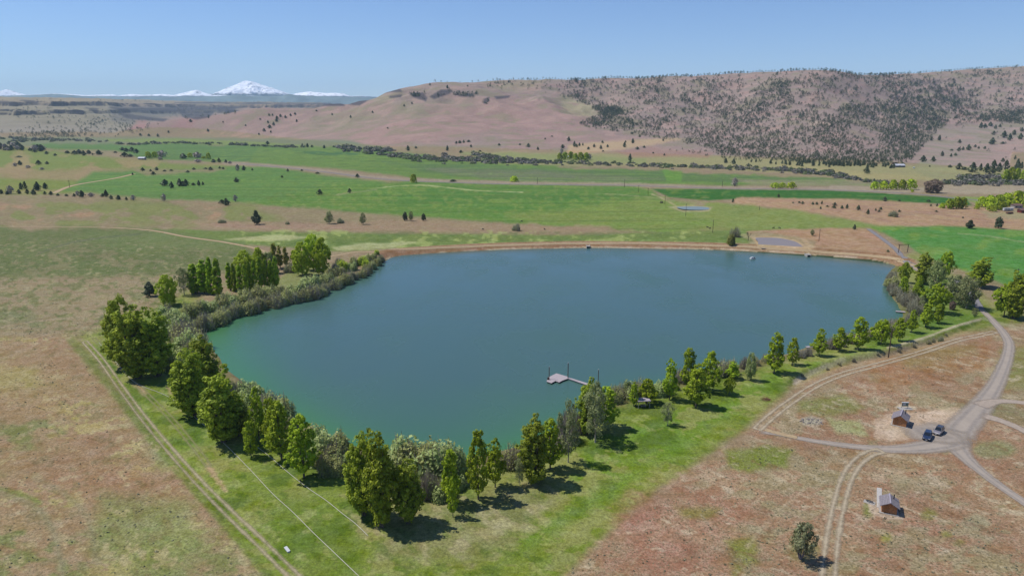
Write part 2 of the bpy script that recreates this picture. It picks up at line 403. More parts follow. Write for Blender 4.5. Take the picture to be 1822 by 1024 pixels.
paint([(930,215),(1060,215),(1200,240),(1210,262),(1050,262),(900,268)], (172,138,124), 8, 6, .8, extra=HM)
paint([(1060,190),(1822,115),(1900,200),(1700,215),(1620,285),(1400,290),(1200,260),(1040,228)], (160,138,124), 10, 8, .8, extra=HM)
paint([(1650,235),(1822,205),(1950,205),(1950,310),(1640,300)], (166,148,128), 8, 8, .9, extra=HM)
paint([(1700,262),(1822,250),(1950,250),(1950,300),(1730,292)], (176,146,130), 8, 6, .7, extra=HM)
mottle([(560,140),(1250,125),(1950,110),(1950,300),(300,260)], (150,140,104), w1, .06, .1, .6)
mottle([(560,140),(1250,125),(1950,110),(1950,300),(300,260)], (186,150,132), -w1, .08, .1, .6)
for b in ([(1440,216),(1478,216),(1478,226),(1442,224)], [(1560,205),(1600,212),(1590,222),(1565,218)], [(1085,185),(1100,187),(1095,192)]):
    paint(b, (205,176,150), 3, 3, .9)
# dark rims: by real slope of the land
gx = np.gradient(Z, axis=1)/np.maximum(np.gradient(RR, axis=1), .1); gy = np.gradient(Z, axis=0)/np.maximum(np.gradient(TH, axis=0)*RR, .1)
slope = np.abs(gx)
rk = smooth((slope-.42+w2*.35)/.2)*(RR > 4300)*(RR < 9600); idx = (rk > .01).nonzero()
blend((idx, rk[idx]), G(72, 66, 70), .1)
for b in ([(0,180),(60,183),(118,185),(112,189),(50,187),(0,184)], [(28,176),(60,178),(70,182),(118,183),(115,187),(60,186)], [(132,181),(172,184),(184,189),(170,189),(130,186)], [(153,190),(178,193),(172,197),(150,193)],
          [(195,191),(330,190),(400,188),(440,190),(400,196),(300,198),(210,197)], [(320,200),(370,199),(385,196),(372,209),(350,213),(325,208)], [(200,196),(240,205),(300,212),(290,217),(225,210)],
          [(385,190),(420,188),(418,198),(388,199)], [(310,181.5),(460,182),(608,183.5),(608,186),(460,185.5),(310,184)], [(480,185),(575,188),(560,192),(500,191)], [(575,182),(612,182),(614,189),(575,188)],
          [(625,178),(660,176),(640,187),(620,186)], [(682,162),(712,158),(715,163),(684,166)], [(690,170),(716,168),(714,174),(694,175)], [(706,152),(730,149),(730,152),(706,154)],
          [(726,166),(752,165),(760,174),(758,180),(738,174)], [(765,172),(785,160),(805,160),(800,167),(772,176)], [(806,168),(840,166),(845,171),(820,172)], [(860,178),(870,173),(870,180),(862,184)], [(880,172),(908,170),(905,174),(884,176)]):
    paint(b, (88,82,86), 1.6, 1.6, .9, .2)
# --- valley floor, back to front
V = ~HM
paint([(-300,246),(240,243),(620,250),(700,268),(620,266),(300,256),(-300,262)], (128,136,102), 3, 3)
paint([(180,247),(330,246),(600,262),(560,264),(300,256),(200,252)], (126,150,92), 2, 2)
paint([(60,256),(300,256),(640,264),(760,275),(780,285),(600,296),(400,288),(260,284),(200,268),(80,264)], (84,136,80), 3, 3)
paint([(460,264),(640,262),(720,282),(980,292),(1000,300),(1180,306),(1480,318),(1560,330),(1300,330),(1000,326),(760,318),(600,300),(440,292)], (96,142,72), 3, 3)
paint([(520,268),(640,272),(640,276),(560,276)], (62,122,82), 2, 2)
paint([(680,288),(920,294),(920,300),(1100,300),(1500,320),(1400,326),(1100,322),(860,318),(760,306)], (84,128,84), 3, 4)
paint([(760,300),(980,304),(1180,318),(1100,322),(860,318)], (120,128,100), 4, 4, .75)
paint([(1180,303),(1215,303),(1212,324),(1186,322)], (92,158,62), 3, 2, .9)
paint([(1300,318),(1560,322),(1560,332),(1340,330)], (150,146,116), 3, 3, .8)
# pasture behind the river
paint([(840,270),(1060,272),(1240,275),(1380,284),(1640,296),(1860,300),(1860,322),(1600,322),(1400,306),(1160,296),(860,290)], (160,158,108), 3, 3)
paint([(1010,258),(1200,244),(1216,248),(1100,268),(1010,274)], (196,166,120), 3, 3, .9)
paint([(820,272),(1000,274),(1150,282),(1150,290),(900,286)], (140,154,92), 3, 3, .8)
paint([(1090,268),(1160,262),(1270,272),(1260,280),(1120,280)], (170,132,114), 3, 3, .8)
paint([(1380,292),(1620,312),(1700,322),(1560,318),(1400,304)], (172,164,110), 3, 3, .8)
paint([(1640,288),(1700,300),(1720,318),(1660,318),(1620,300)], (150,154,108), 3, 3, .7)
# left slopes
paint([(-300,262),(60,264),(250,286),(420,296),(560,312),(460,330),(300,336),(100,346),(-300,350)], (122,144,78), 4, 4)
mottle([(-300,264),(250,286),(560,312),(300,336),(-300,350)], (168,148,104), jn1, .02, .08, .8)
paint([(0,300),(230,300),(230,318),(120,322),(0,318)], (162,142,104), 5, 5, .8)
paint([(0,318),(140,322),(120,334),(0,340)], (122,142,66), 4, 4, .8)
paint([(170,306),(420,296),(480,296),(640,320),(700,326),(620,332),(520,352),(460,362),(300,356),(190,344),(110,340)], (84,142,74), 4, 4)
paint([(230,300),(400,300),(380,306),(260,312)], (158,140,108), 3, 4, .8)
# big middle fields
paint([(600,326),(760,322),(1130,330),(1160,340),(1180,356),(1260,372),(1290,400),(1180,416),(900,398),(700,384),(440,364),(500,350)], (84,142,62), 4, 4)
paint([(650,340),(820,332),(1100,342),(1180,360),(1150,380),(900,376),(700,362)], (64,134,58), 10, 8, .7)
paint([(900,384),(1150,352),(1300,372),(1400,390),(1420,412),(1200,414),(980,402)], (128,150,82), 8, 7, .8)
paint([(1160,336),(1300,336),(1480,338),(1640,348),(1720,354),(1730,366),(1660,362),(1480,354),(1330,353),(1260,357),(1190,350)], (40,118,42), 2, 1)
mottle([(560,326),(1290,330),(1290,400),(440,364)], (138,150,72), jn2, .08, .05, .35, 6)
wf = fbm(X/150, Y/9, 44, 3)
for PG in ([(170,306),(480,296),(700,326),(520,352),(300,356),(110,340)], [(600,326),(1130,330),(1290,400),(1180,416),(700,384),(440,364)], [(1552,404),(1860,412),(1860,540),(1650,460)], [(460,264),(640,262),(980,292),(1480,318),(1560,330),(1000,326),(600,300)], [(60,256),(640,264),(785,290),(400,288),(80,264)], [(1160,336),(1640,348),(1730,366),(1480,354),(1190,350)]):
    mottle(PG, (112,160,70), wf+jn2*.25, .06, .1, .4, 5); mottle(PG, (74,118,54), -wf+jn2*.25, .08, .1, .4, 5)
# brown strip with sage in front of the fields
paint([(-300,350),(100,348),(440,364),(700,384),(900,398),(1180,414),(1000,420),(600,416),(440,404),(-300,402)], (150,138,104), 5, 5, spk=.4)
paint([(340,394),(560,398),(760,390),(880,400),(1080,404),(1100,412),(640,412),(360,404)], (166,142,114), 4, 5, .85, .9)
mottle([(-300,350),(440,364),(500,396),(-300,402)], (120,140,78), jn1, .0, .1, .7)
mottle([(-300,350),(440,364),(500,396),(-300,402)], (178,142,112), -jn1, .08, .08, .7)
paint([(380,396),(460,394),(700,404),(500,408),(380,404)], (172,140,122), 3, 3, .6, .9)
# wet meadow above the dam
paint([(300,408),(460,412),(640,414),(1000,418),(1330,408),(1520,396),(1400,414),(1330,434),(1000,430),(700,440),(600,448),(460,436),(300,420)], (108,138,78), 3, 3, spk=.3)
mottle([(420,410),(1350,412),(1300,430),(700,440),(600,446),(440,432)], (166,184,104), jn1+jn2*.7, .08, .16, .6, 3)
mottle([(420,410),(1350,412),(1300,430),(700,440),(600,446),(440,432)], (84,122,66), -(jn1+jn2*.6), .06, .16, .5, 3)
for b in ([(440,421),(500,418),(560,422),(500,428),(400,426)], [(590,440),(640,432),(740,430),(700,440),(600,446)]): paint(b, (186,192,136), 2, 2, .7)
# right side: brown knolls, road verge, green fields
paint([(1310,352),(1500,354),(1720,366),(1860,384),(1860,412),(1700,405),(1560,400),(1490,386),(1390,372),(1300,362)], (184,152,118), 3, 3, spk=.5)
mottle([(1310,352),(1720,366),(1860,384),(1860,412),(1500,392)], (164,132,112), w2, .03, .08, .7, 4)
paint([(1260,358),(1400,372),(1500,388),(1560,402),(1520,408),(1300,408),(1230,380)], (126,150,86), 4, 4)
paint([(1330,412),(1480,404),(1545,408),(1600,440),(1612,462),(1560,458),(1440,452),(1350,440)], (178,144,112), 3, 4, spk=.6)
paint([(1320,418),(1350,412),(1460,428),(1440,446),(1340,440)], (156,150,112), 3, 4, .7)
paint([(1552,404),(1700,402),(1860,412),(1860,540),(1800,510),(1720,482),(1650,460),(1615,436)], (74,148,72), 3, 1, spk=0)
mottle([(1552,404),(1700,402),(1860,412),(1860,540),(1720,482),(1615,436)], (112,158,74), jn1, .02, .1, .6, 4)
line([(1705,415),(1760,420),(1822,430),(1900,438)], (150,166,120), .8, 1, .7)
paint([(1690,350),(1860,352),(1860,366),(1740,362)], (126,160,84), 2, 2, .9)
paint([(1740,374),(1860,378),(1860,392),(1760,388)], (160,158,118), 3, 3, .7)
line([(660,336),(705,331),(752,329.5),(800,334),(850,339),(930,342)], (176,188,128), .7, .8, .8); line([(600,346),(640,341),(670,337)], (150,156,110), 1, 1, .6); line([(1060,344),(1100,346),(1165,352),(1200,358)], (150,160,110), .7, 1, .6); line([(1160,345),(1185,356),(1205,368)], (180,172,130), 1, 1, .7); line([(900,320),(1000,322),(1150,326)], (150,158,120), .7, 1, .6)
# river plain strip
line([(400,290),(460,293),(560,302),(650,314),(740,320),(900,325),(1100,328),(1300,334),(1480,336),(1600,343)], (164,150,132), 2.6, 1.5, .9)
line([(1480,334),(1640,338),(1860,340)], (170,158,138), 4.5, 2, .9)
paint([(1650,322),(1860,330),(1860,346),(1660,344)], (172,160,138), 2, 2, .8)
# --- broad left plain
paint([(-400,402),(280,408),(420,436),(470,450),(440,480),(330,490),(200,496),(-400,500)], (98,120,74), 6, 8, spk=1.0)
paint([(120,420),(300,412),(420,436),(400,446),(200,440)], (112,138,92), 8, 8, .6, .8)
paint([(-400,490),(200,496),(340,486),(330,520),(180,560),(130,600),(-400,610)], (160,145,112), 8, 10, spk=.9)
mottle([(-400,400),(430,440),(330,520),(180,600),(-400,610)], (96,122,70), jn2+jn1*.6, .02, .12, .6, 20)
mottle([(-400,400),(430,440),(330,520),(180,600),(-400,610)], (160,146,112), -(jn2+jn1*.7), .09, .1, .45, 20)
paint([(-400,540),(60,556),(80,580),(-400,590)], (120,134,88), 8, 8, .6)
line([(0,582),(60,572),(120,566),(190,556)], (176,158,130), 1.3, 1.5, .8)
line([(66,452),(110,436),(170,424),(250,416)], (88,104,84), 1.2, 1.5, .7)
paint([(-400,600),(130,598),(210,690),(330,850),(500,1060),(-400,1060)], (166,142,108), 8, 10, spk=.7)
mottle([(-400,600),(130,600),(330,850),(500,1060),(-400,1060)], (166,134,102), w1+jn1*.5, .02, .22, .7, 25); mottle([(-400,600),(130,600),(330,850),(500,1060),(-400,1060)], (160,146,112), w2+jn2*.7, .04, .1, .5, 25)
mottle([(-400,600),(130,600),(330,850),(500,1060),(-400,1060)], (124,138,78), -(w1+jn1*.5), .04, .12, .85, 25)
mottle([(-400,600),(130,600),(330,850),(500,1060),(-400,1060)], (178,172,104), w2+jn2*.4, .17, .06, .6, 25)
for b, c in (([(150,830),(330,835),(340,900),(200,910),(60,860)], (164,132,100)), ([(-300,780),(120,790),(60,830),(-300,850)], (162,132,98)), ([(180,880),(330,890),(380,980),(300,1040),(160,980)], (128,146,80)),
             ([(-300,690),(60,650),(150,670),(100,740),(-300,760)], (164,140,102)), ([(230,730),(290,760),(330,830),(280,830)], (134,152,104)), ([(-50,655),(70,655),(60,690),(-50,690)], (168,162,98))):
    paint(b, c, 22, 18, .7)
line([(-60,868),(0,876),(60,900),(95,945),(112,1030)], (146,146,112), 7, 8, .7, 3); line([(60,850),(110,875),(155,920),(172,1000)], (140,144,108), 5, 7, .5, 3)
line([(-60,862),(10,870),(70,892)], (110,140,70), 4, 4, .6, 3)
line([(128,606),(190,680),(250,756),(320,840),(400,930),(480,1024)], (112,136,70), 8, 6, .8, 3)
# --- grass belt round the lake
GB = [(140,596),(250,560),(330,520),(370,560),(360,620),(450,720),(600,800),(760,840),(900,820),(1040,740),(1180,690),(1400,635),(1560,590),(1600,560),(1580,470),(1640,455),(1690,490),(1760,540),(1822,560),(1822,580),(1700,590),(1500,640),(1420,676),(1330,760),(1180,860),(1080,950),(980,1040),(500,1060),(330,850),(210,690)]
paint(GB, (118,144,58), 12, 8, spk=.25)
paint([(1050,780),(1300,700),(1400,650),(1600,600),(1740,560),(1700,588),(1500,640),(1400,680),(1240,770),(1080,860),(1000,880)], (100,148,48), 14, 10, .9, .15)
mottle(GB, (148,154,84), w2+jn1*.6, .06, .08, .7, 20)
mottle(GB, (82,120,44), -(w2+jn1*.6), .08, .08, .7, 20)
paint([(480,880),(560,880),(640,960),(640,1040),(540,1040),(470,960)], (98,134,48), 18, 10, .7)
paint([(700,900),(900,870),(1000,850),(960,930),(840,1000),(660,1000)], (140,142,92), 18, 14, .7, .6)
line([(940,960),(1040,900),(1150,830),(1250,770)], (98,150,52), 12, 14, .7, 5)
line([(860,1030),(960,960),(1080,870)], (104,140,58), 8, 14, .6, 5)
paint([(1590,560),(1640,500),(1690,500),(1760,556),(1700,585),(1640,600),(1580,600)], (92,136,56), 8, 6, .8)
paint([(380,500),(480,520),(520,470),(590,470),(580,500),(450,530)], (132,150,84), 5, 5, .8)
# dry foreground on the right
RF = [(1420,690),(1500,660),(1700,606),(1760,590),(1822,575),(1960,580),(1960,1080),(960,1080),(1060,980),(1180,880),(1320,780)]
paint(RF, (168,136,108), 16, 12, spk=.9)
mottle(RF, (168,128,102), w1+jn1*.6, .0, .2, .7, 20); mottle(RF, (168,124,102), w2+jn2*.7, .05, .1, .5, 20)
mottle(RF, (158,150,116), -(w1*.6+jn1), .05, .1, .7, 20)
mottle(RF, (184,168,140), w2+jn2*.6, .12, .1, .6, 20)
paint([(1120,880),(1300,860),(1330,930),(1250,1040),(1060,1040)], (170,122,102), 26, 20, .6)
paint([(1540,650),(1720,612),(1770,600),(1750,660),(1660,680),(1560,690)], (166,122,78), 10, 10, .7)
paint([(1290,800),(1360,792),(1410,800),(1400,830),(1330,838),(1296,828)], (112,140,46), 8, 8, .85)
paint([(1420,710),(1500,700),(1540,725),(1480,740),(1420,730)], (128,140,68), 8, 8, .8); paint([(1470,745),(1530,750),(1545,775),(1490,770)], (168,184,126), 5, 5, .7)
paint([(1290,960),(1340,955),(1350,1000),(1310,1020)], (120,140,50), 10, 10, .7); paint([(1200,900),(1280,905),(1260,925),(1215,920)], (130,140,60), 8, 8, .6)
paint([(1780,620),(1860,610),(1860,700),(1790,690)], (112,140,60), 12, 10, .6)
paint([(1600,630),(1740,605),(1740,630),(1620,650)], (140,134,76), 10, 10, .5)
paint([(1690,720),(1760,740),(1860,770),(1860,740),(1780,712)], (128,134,86), 8, 8, .5)
paint([(1440,800),(1560,806),(1680,812),(1700,830),(1560,830),(1460,820)], (160,144,108), 10, 8, .6)
for (cx, cy, ex, ey, c) in ((1578,955,10,9,(146,160,62)),(1685,950,10,6,(120,142,56)),(1705,965,10,6,(120,142,60)),(1652,915,14,10,(128,140,66)),(1545,905,8,14,(108,140,44)),(1735,930,26,14,(170,172,140)),(1770,800,40,16,(134,146,98)),(1640,860,60,14,(166,158,128)),(1430,980,30,20,(132,126,70)),(1500,1010,30,14,(150,140,96))):
    paint([(cx+ex*math.cos(t*.785), cy+ey*math.sin(t*.785)) for t in range(8)], c, 6, 6, .7)
line([(1330,970),(1375,920),(1430,870),(1490,800)], (182,166,138), 3, 5, .55, 3); line([(1100,1030),(1160,960),(1210,900),(1260,845)], (186,158,130), 1.2, 2, .6)
line([(1560,690),(1575,670),(1600,640)], (178,128,88), 2, 3, .5, 2)
# fine streaks of dry stems and fresh growth
for PG, c1, c2 in ((GB, (154,162,88), (78,114,44)), (RF, (196,182,158), (138,104,82)), ([(-400,600),(130,600),(330,850),(500,1060),(-400,1060)], (184,172,130), (126,116,74)), ([(-400,402),(430,440),(330,520),(180,600),(-400,610)], (176,168,128), (84,106,64))):
    mottle(PG, c1, w3+jn2*.3, .14, .1, .55, 10); mottle(PG, c2, -w3+jn2*.3, .14, .1, .5, 10)
mottle([(620,900),(760,860),(1000,850),(960,940),(800,1000),(640,1000)], (176,164,130), w3, .02, .14, .5, 20)
# pale pads: parking place, hut surrounds, ditch banks
paint([(1556,746),(1580,736),(1640,732),(1690,724),(1718,728),(1700,760),(1650,775),(1590,786),(1556,778)], (202,180,160), 5, 5, .95, .2)
paint([(1592,724),(1600,719),(1630,722),(1632,728),(1606,730)], (198,184,162), 2, 2, .9, .1)
paint([(1542,892),(1552,890),(1566,905),(1608,912),(1607,924),(1580,924),(1552,912)], (196,180,162), 3, 2, .95, .1)
paint([(1556,872),(1568,866),(1572,900),(1556,900)], (178,164,142), 3, 3, .7)
line([(1745,568),(1700,580),(1640,602),(1580,618)], (196,186,164), 1.8, 2, .8); line([(1500,642),(1455,657),(1415,680)], (198,184,166), 4, 3, .95, 3); line([(1560,628),(1500,641),(1430,668)], (150,158,104), 5, 5, .6, 3)
paint([(1425,744),(1445,740),(1465,746),(1460,756),(1430,756)], (190,190,180), 3, 3, .7, 1)
line([(1745,566),(1800,580),(1860,590)], (176,180,148), 2, 3, .5, 2)
# strips of bare soil along the left tracks
for (x0, y0, x1, y1) in ((300,690,330,730),(240,680,258,700),(370,830,400,870),(205,640,215,655)): line([(x0,y0),((x0+x1)/2,(y0+y1)/2),(x1,y1)], (190,160,128), 4, 4, .7, 4)
# dam: brown reeds on the water face, pale crest
idx = ((ls < 13) & (ls > 0) & (damw > .3)).nonzero(); blend((idx, smooth(damw[idx])*smooth((13-ls[idx])/2)), G(160, 124, 94), .6)
idx = ((ls < 1.6) & (ls > -1) & (damw > .3)).nonzero(); blend((idx, smooth((w2[idx]+.1)*6)*.7), G(196, 182, 160), 0)
idx = ((ls >= 11) & (ls < 17) & (damw > .3)).nonzero(); blend((idx, np.full(len(idx[0]), .6)), G(176, 156, 122), .1)
# bare/dry undergrowth beneath the shore shrubs, mud under water
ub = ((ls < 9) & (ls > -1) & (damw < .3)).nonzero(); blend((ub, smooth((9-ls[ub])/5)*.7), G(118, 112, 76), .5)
idx = (ls < -.5).nonzero(); C[idx] = G(60, 80, 60)
# pond rims
paint([(1336,422),(1380,421),(1416,426),(1442,442),(1440,450),(1428,446),(1352,444)], (196,172,136), 2, 1, .8, 0); paint([(1190,368),(1230,365),(1268,368),(1262,376),(1215,377)], (178,170,132), 2, 1, .8, 0)
paint([(1440,446),(1450,440),(1436,426),(1425,424)], (206,180,144), 2, 1, .6)
# small-scale value variation of the cover itself
C[HM] *= np.stack([0*RR+.98, 0*RR+1.04, 1.22-.16*smooth((RR-3600)/1200)], -1)[HM]
C *= (1+(w2*.22+jn2*.12)*np.clip(900/RR, .15, 1))[..., None]
C = np.clip(C, .004, .9)
# ------------------------------------------------------------------ ground mesh
vid = np.arange(NT*NR).reshape(NT, NR)
q = np.stack([vid[:-1, :-1].ravel(), vid[:-1, 1:].ravel(), vid[1:, 1:].ravel(), vid[1:, :-1].ravel()], -1)
co = np.stack([X.ravel(), Y.ravel(), Z.ravel()], -1)
def ground_mat():
    m, nt, b = new_mat('ground_cover'); g = N(nt, 'ShaderNodeNewGeometry'); v = g.outputs['Position']
    at = N(nt, 'ShaderNodeAttribute', attribute_name='cover'); sk = N(nt, 'ShaderNodeAttribute', attribute_name='scrub')
    n1 = noise_n(nt, v, 1.1, 5, .7); n2 = noise_n(nt, v, .22, 4, .6); n3 = noise_n(nt, v, .045, 3)
    c = mixc(nt, 1.0, at.outputs['Color'], (0, 0, 0), 'MIX'); c = at.outputs['Color']
    val = math_(nt, 'MULTIPLY', math_(nt, 'MULTIPLY', ramp(nt, n1, .3, .7, .62, 1.42), ramp(nt, noise_n(nt, v, 2.6, 3, .7), .3, .7, .78, 1.24)), ramp(nt, n2, .3, .7, .82, 1.18))
    hs = N(nt, 'ShaderNodeHueSaturation'); nt.links.new(c, hs.inputs['Color']); nt.links.new(val, hs.inputs['Value'])
    nt.links.new(ramp(nt, n3, .3, .7, .488, .512), hs.inputs['Hue']); nt.links.new(ramp(nt, n2, .3, .7, 1.12, .88), hs.inputs['Saturation'])
    # low scrub: fine dark tufts and pale dry stems
    m1 = noise_n(nt, v, 1.7, 3, .75); mp = N(nt, 'ShaderNodeMapping'); mp.inputs['Location'].default_value = (91, 37, 5); nt.links.new(v, mp.inputs[0]); m2 = noise_n(nt, mp.outputs[0], 2.2, 3, .75)
    th1 = math_(nt, 'ADD', .66, math_(nt, 'MULTIPLY', math_(nt, 'ADD', math_(nt, 'MULTIPLY', sk.outputs['Fac'], .10), math_(nt, 'MULTIPLY', math_(nt, 'SUBTRACT', n2, .5), .25)), -1.0))
    f1 = math_(nt, 'MULTIPLY', ramp(nt, math_(nt, 'SUBTRACT', m1, th1), -.02, .05), math_(nt, 'MULTIPLY', sk.outputs['Fac'], .72), True)
    f2 = math_(nt, 'MULTIPLY', ramp(nt, math_(nt, 'SUBTRACT', m2, th1), -.02, .06), math_(nt, 'MULTIPLY', sk.outputs['Fac'], .55), True)
    c2 = mixc(nt, f2, hs.outputs[0], A(196, 182, 150)); c2 = mixc(nt, f1, c2, A(98, 98, 62)); f = f1
    nt.links.new(c2, b.inputs['Base Color']); b.inputs['Roughness'].default_value = .95; b.inputs['Specular IOR Level'].default_value = .1
    bp = N(nt, 'ShaderNodeBump'); bp.inputs['Strength'].default_value = .35; bp.inputs['Distance'].default_value = .35
    nt.links.new(math_(nt, 'ADD', n1, math_(nt, 'MULTIPLY', f, .8)), bp.inputs['Height']); nt.links.new(bp.outputs[0], b.inputs['Normal'])
    return m
ground = mesh_obj('ground', co, q, ground_mat(), smooth_=True)
def point_attr(o, name, data, typ):
    at = o.data.attributes.new(name, typ, 'POINT')
    if typ == 'FLOAT_COLOR': d = np.concatenate([data.reshape(-1, 3), np.ones((data.size//3, 1))], 1).astype(np.float32); at.data.foreach_set('color', d.ravel())
    else: at.data.foreach_set('value', np.asarray(data, np.float32).ravel())
point_attr(ground, 'cover', C, 'FLOAT_COLOR'); point_attr(ground, 'scrub', SPK, 'FLOAT')
tag(ground, kind='structure')
# ------------------------------------------------------------------ water
def water_mat(name, attr=True, rg=0.0, deep=(79,113,108), shal=(76,134,84)):
    m, nt, b = new_mat(name); g = N(nt, 'ShaderNodeNewGeometry'); v = g.outputs['Position']
    mp = N(nt, 'ShaderNodeMapping'); mp.inputs['Scale'].default_value = (1, .7, 1); mp.inputs['Rotation'].default_value = (0, 0, .5); nt.links.new(v, mp.inputs[0])
    big = noise_n(nt, mp.outputs[0], .02, 4); rip = noise_n(nt, mp.outputs[0], 1.3, 4, .65)
    at = N(nt, 'ShaderNodeAttribute', attribute_name='shallow')
    f = math_(nt, 'ADD', at.outputs['Fac'], math_(nt, 'MULTIPLY', math_(nt, 'SUBTRACT', big, .5), .35), True)
    c = mixc(nt, f, A(*deep), A(*shal)); nt.links.new(c, b.inputs['Base Color'])
    nt.links.new(ramp(nt, big, .35, .65, .13+rg, .34+rg), b.inputs['Roughness']); b.inputs['IOR'].default_value = 1.40
    bp = N(nt, 'ShaderNodeBump'); bp.inputs['Strength'].default_value = .5; bp.inputs['Distance'].default_value = .12
    nt.links.new(rip, bp.inputs['Height']); nt.links.new(bp.outputs[0], b.inputs['Normal'])
    return m
gx_ = np.arange(-300, 420, 4.0); gy_ = np.arange(150, 560, 4.0); GX, GY = np.meshgrid(gx_, gy_, indexing='ij')
cxm = (GX[:-1, :-1]+2).ravel(); cym = (GY[:-1, :-1]+2).ravel(); d, ins = seg_dist(cxm, cym, SHORE)
keep = ins | (d < 7); vi = np.arange(GX.size).reshape(GX.shape)
q = np.stack([vi[:-1, :-1].ravel(), vi[1:, :-1].ravel(), vi[1:, 1:].ravel(), vi[:-1, 1:].ravel()], -1)[keep]
used, inv = np.unique(q, return_inverse=True); q = inv.reshape(q.shape)
wv = np.stack([GX.ravel()[used], GY.ravel()[used], np.full(len(used), -.4)], -1)
lake = mesh_obj('lake_water', wv, q, water_mat('lake_surface'))
d, ins = seg_dist(wv[:, 0], wv[:, 1], SHORE); d = np.where(ins, d, 0)
wpx, wpy = proj(wv[:, 0], wv[:, 1], wv[:, 2])
wn_ = fbm(wv[:, 0]/40, wv[:, 1]/40, 5, 3)
left = smooth((620-wpx+(wpy-600)*.35)/420)*.85; nearw = smooth((wpy-620)/220)*.42
sh = np.clip(np.exp(-d/(7+20*left))*(.3+.8*np.maximum(left, nearw*1.2))+left*1.15*np.exp(-d/120)+nearw*1.25*np.exp(-d/130), 0, 1)+wn_*.12
dmd, _ = seg_dist(wv[:, 0], wv[:, 1], DAM, False); sh *= smooth(dmd/90)
point_attr(lake, 'shallow', np.clip(sh, 0, 1), 'FLOAT'); tag(lake, kind='structure')
def sheet(name, pts_px, mat, dz=.05):
    w = [hit(x, y) for x, y in pts_px]; c = catmull([q_[:2] for q_ in w], 4, True); z = float(np.mean([q_[2] for q_ in w]))
    ctr = c.mean(0); V = [(ctr[0], ctr[1], 0)]+[(a, b, 0) for a, b in c]; n = len(c)
    V = [(x, y, (max(float(gz(x, y)), z) if dz < .2 else z)+dz) for x, y, _ in V]
    return tag(mesh_obj(name, V, [(0, 1+i, 1+(i+1) % n) for i in range(n)], mat), kind='structure')
pm = water_mat('pond_surface', rg=.4, deep=(150,142,142), shal=(150,142,142))
sheet('pond_water', [(1344,425.5),(1362,424.5),(1385,425),(1405,428.5),(1420,434),(1432,441.5),(1400,442.5),(1370,441.5),(1352,440.5),(1348,432)], pm, .35)
pm2 = water_mat('pool_surface', rg=.3, deep=(138,156,158), shal=(138,156,158))
sheet('pond_water', [(1204,370.3),(1215,368.8),(1232,368),(1250,368),(1262,370),(1258,373),(1236,374.3),(1215,373.6)], pm2, .5)
# ------------------------------------------------------------------ roads and tracks
def road_mat(name, col, mid=None, ruts=False, edge=.16, alpha=1.0, var=.2):
    m, nt, b = new_mat(name); uv = N(nt, 'ShaderNodeAttribute', attribute_name='across'); g = N(nt, 'ShaderNodeNewGeometry')
    v = g.outputs['Position']; n1 = noise_n(nt, v, .9, 5, .7); n2 = noise_n(nt, v, .18, 4)
    u = uv.outputs['Fac']                                   # 0 centre .. 1 edge
    if ruts: w_ = math_(nt, 'ABSOLUTE', math_(nt, 'SUBTRACT', u, .58)); a = math_(nt, 'SUBTRACT', .30, w_)
    else: a = math_(nt, 'SUBTRACT', .88, u)
    a = math_(nt, 'ADD', a, math_(nt, 'MULTIPLY', math_(nt, 'SUBTRACT', n1, .5), .35)); a = math_(nt, 'ADD', a, math_(nt, 'MULTIPLY', math_(nt, 'SUBTRACT', n2, .5), .5 if ruts else .35))
    a = ramp(nt, a, -edge*.5, edge, 0, alpha)
    c1 = mixc(nt, ramp(nt, n1, .3, .7), tuple(x*(1-var) for x in A(*col)), tuple(x*(1+var) for x in A(*col)))
    if mid:
        f = ramp(nt, math_(nt, 'ABSOLUTE', math_(nt, 'SUBTRACT', u, .42)), .06, .22)
        c1 = mixc(nt, math_(nt, 'MULTIPLY', f, .75), c1, A(*mid))
    c1 = mixc(nt, ramp(nt, n2, .4, .7, 0, .35), c1, tuple(x*.8 for x in A(*col)))
    nt.links.new(c1, b.inputs['Base Color']); b.inputs['Roughness'].default_value = .95; b.inputs['Specular IOR Level'].default_value = .1
    nt.links.new(a, b.inputs['Alpha'])
    return m
ROADS = []
def road(name, pts, width, mat, dz=.07, sub=10):
    w = catmull([hit(x, y)[:2] for x, y in pts], sub); n = len(w); t = np.gradient(w, axis=0); t /= np.linalg.norm(t, axis=1)[:, None]+1e-9
    nrm = np.stack([-t[:, 1], t[:, 0]], -1); us = np.linspace(-1, 1, 9); wd = np.interp(np.linspace(0, 1, n), np.linspace(0, 1, len(np.atleast_1d(width))), np.atleast_1d(width)) if np.ndim(width) else np.full(n, float(width))
    ROADS.append((w, float(np.max(wd))/2))
    V = []; U = []; dl = np.concatenate([[0], np.cumsum(np.linalg.norm(np.diff(w, axis=0), axis=1))])
    for k in us:
        p = w+nrm*(k*wd/2)[:, None]; V.append(np.stack([p[:, 0], p[:, 1], gz(p[:, 0], p[:, 1])+dz+(.0)], -1)); U.append(np.maximum(abs(k), 1-np.minimum(1, np.minimum(dl, dl[::-1]*0+dl[-1]-dl)/(float(np.max(wd))*.6))) if not name.startswith('dam') else np.full(n, abs(k)))
    V = np.concatenate(V); vi = np.arange(len(us)*n).reshape(len(us), n)
    q = np.stack([vi[:-1, :-1].ravel(), vi[:-1, 1:].ravel(), vi[1:, 1:].ravel(), vi[1:, :-1].ravel()], -1)
    if np.cross(V[q[0][1]]-V[q[0][0]], V[q[0][2]]-V[q[0][0]])[2] < 0: q = q[:, ::-1].copy()
    o = mesh_obj(name, V, q, mat, smooth_=True); point_attr(o, 'across', np.concatenate(U), 'FLOAT'); return tag(o, kind='structure')
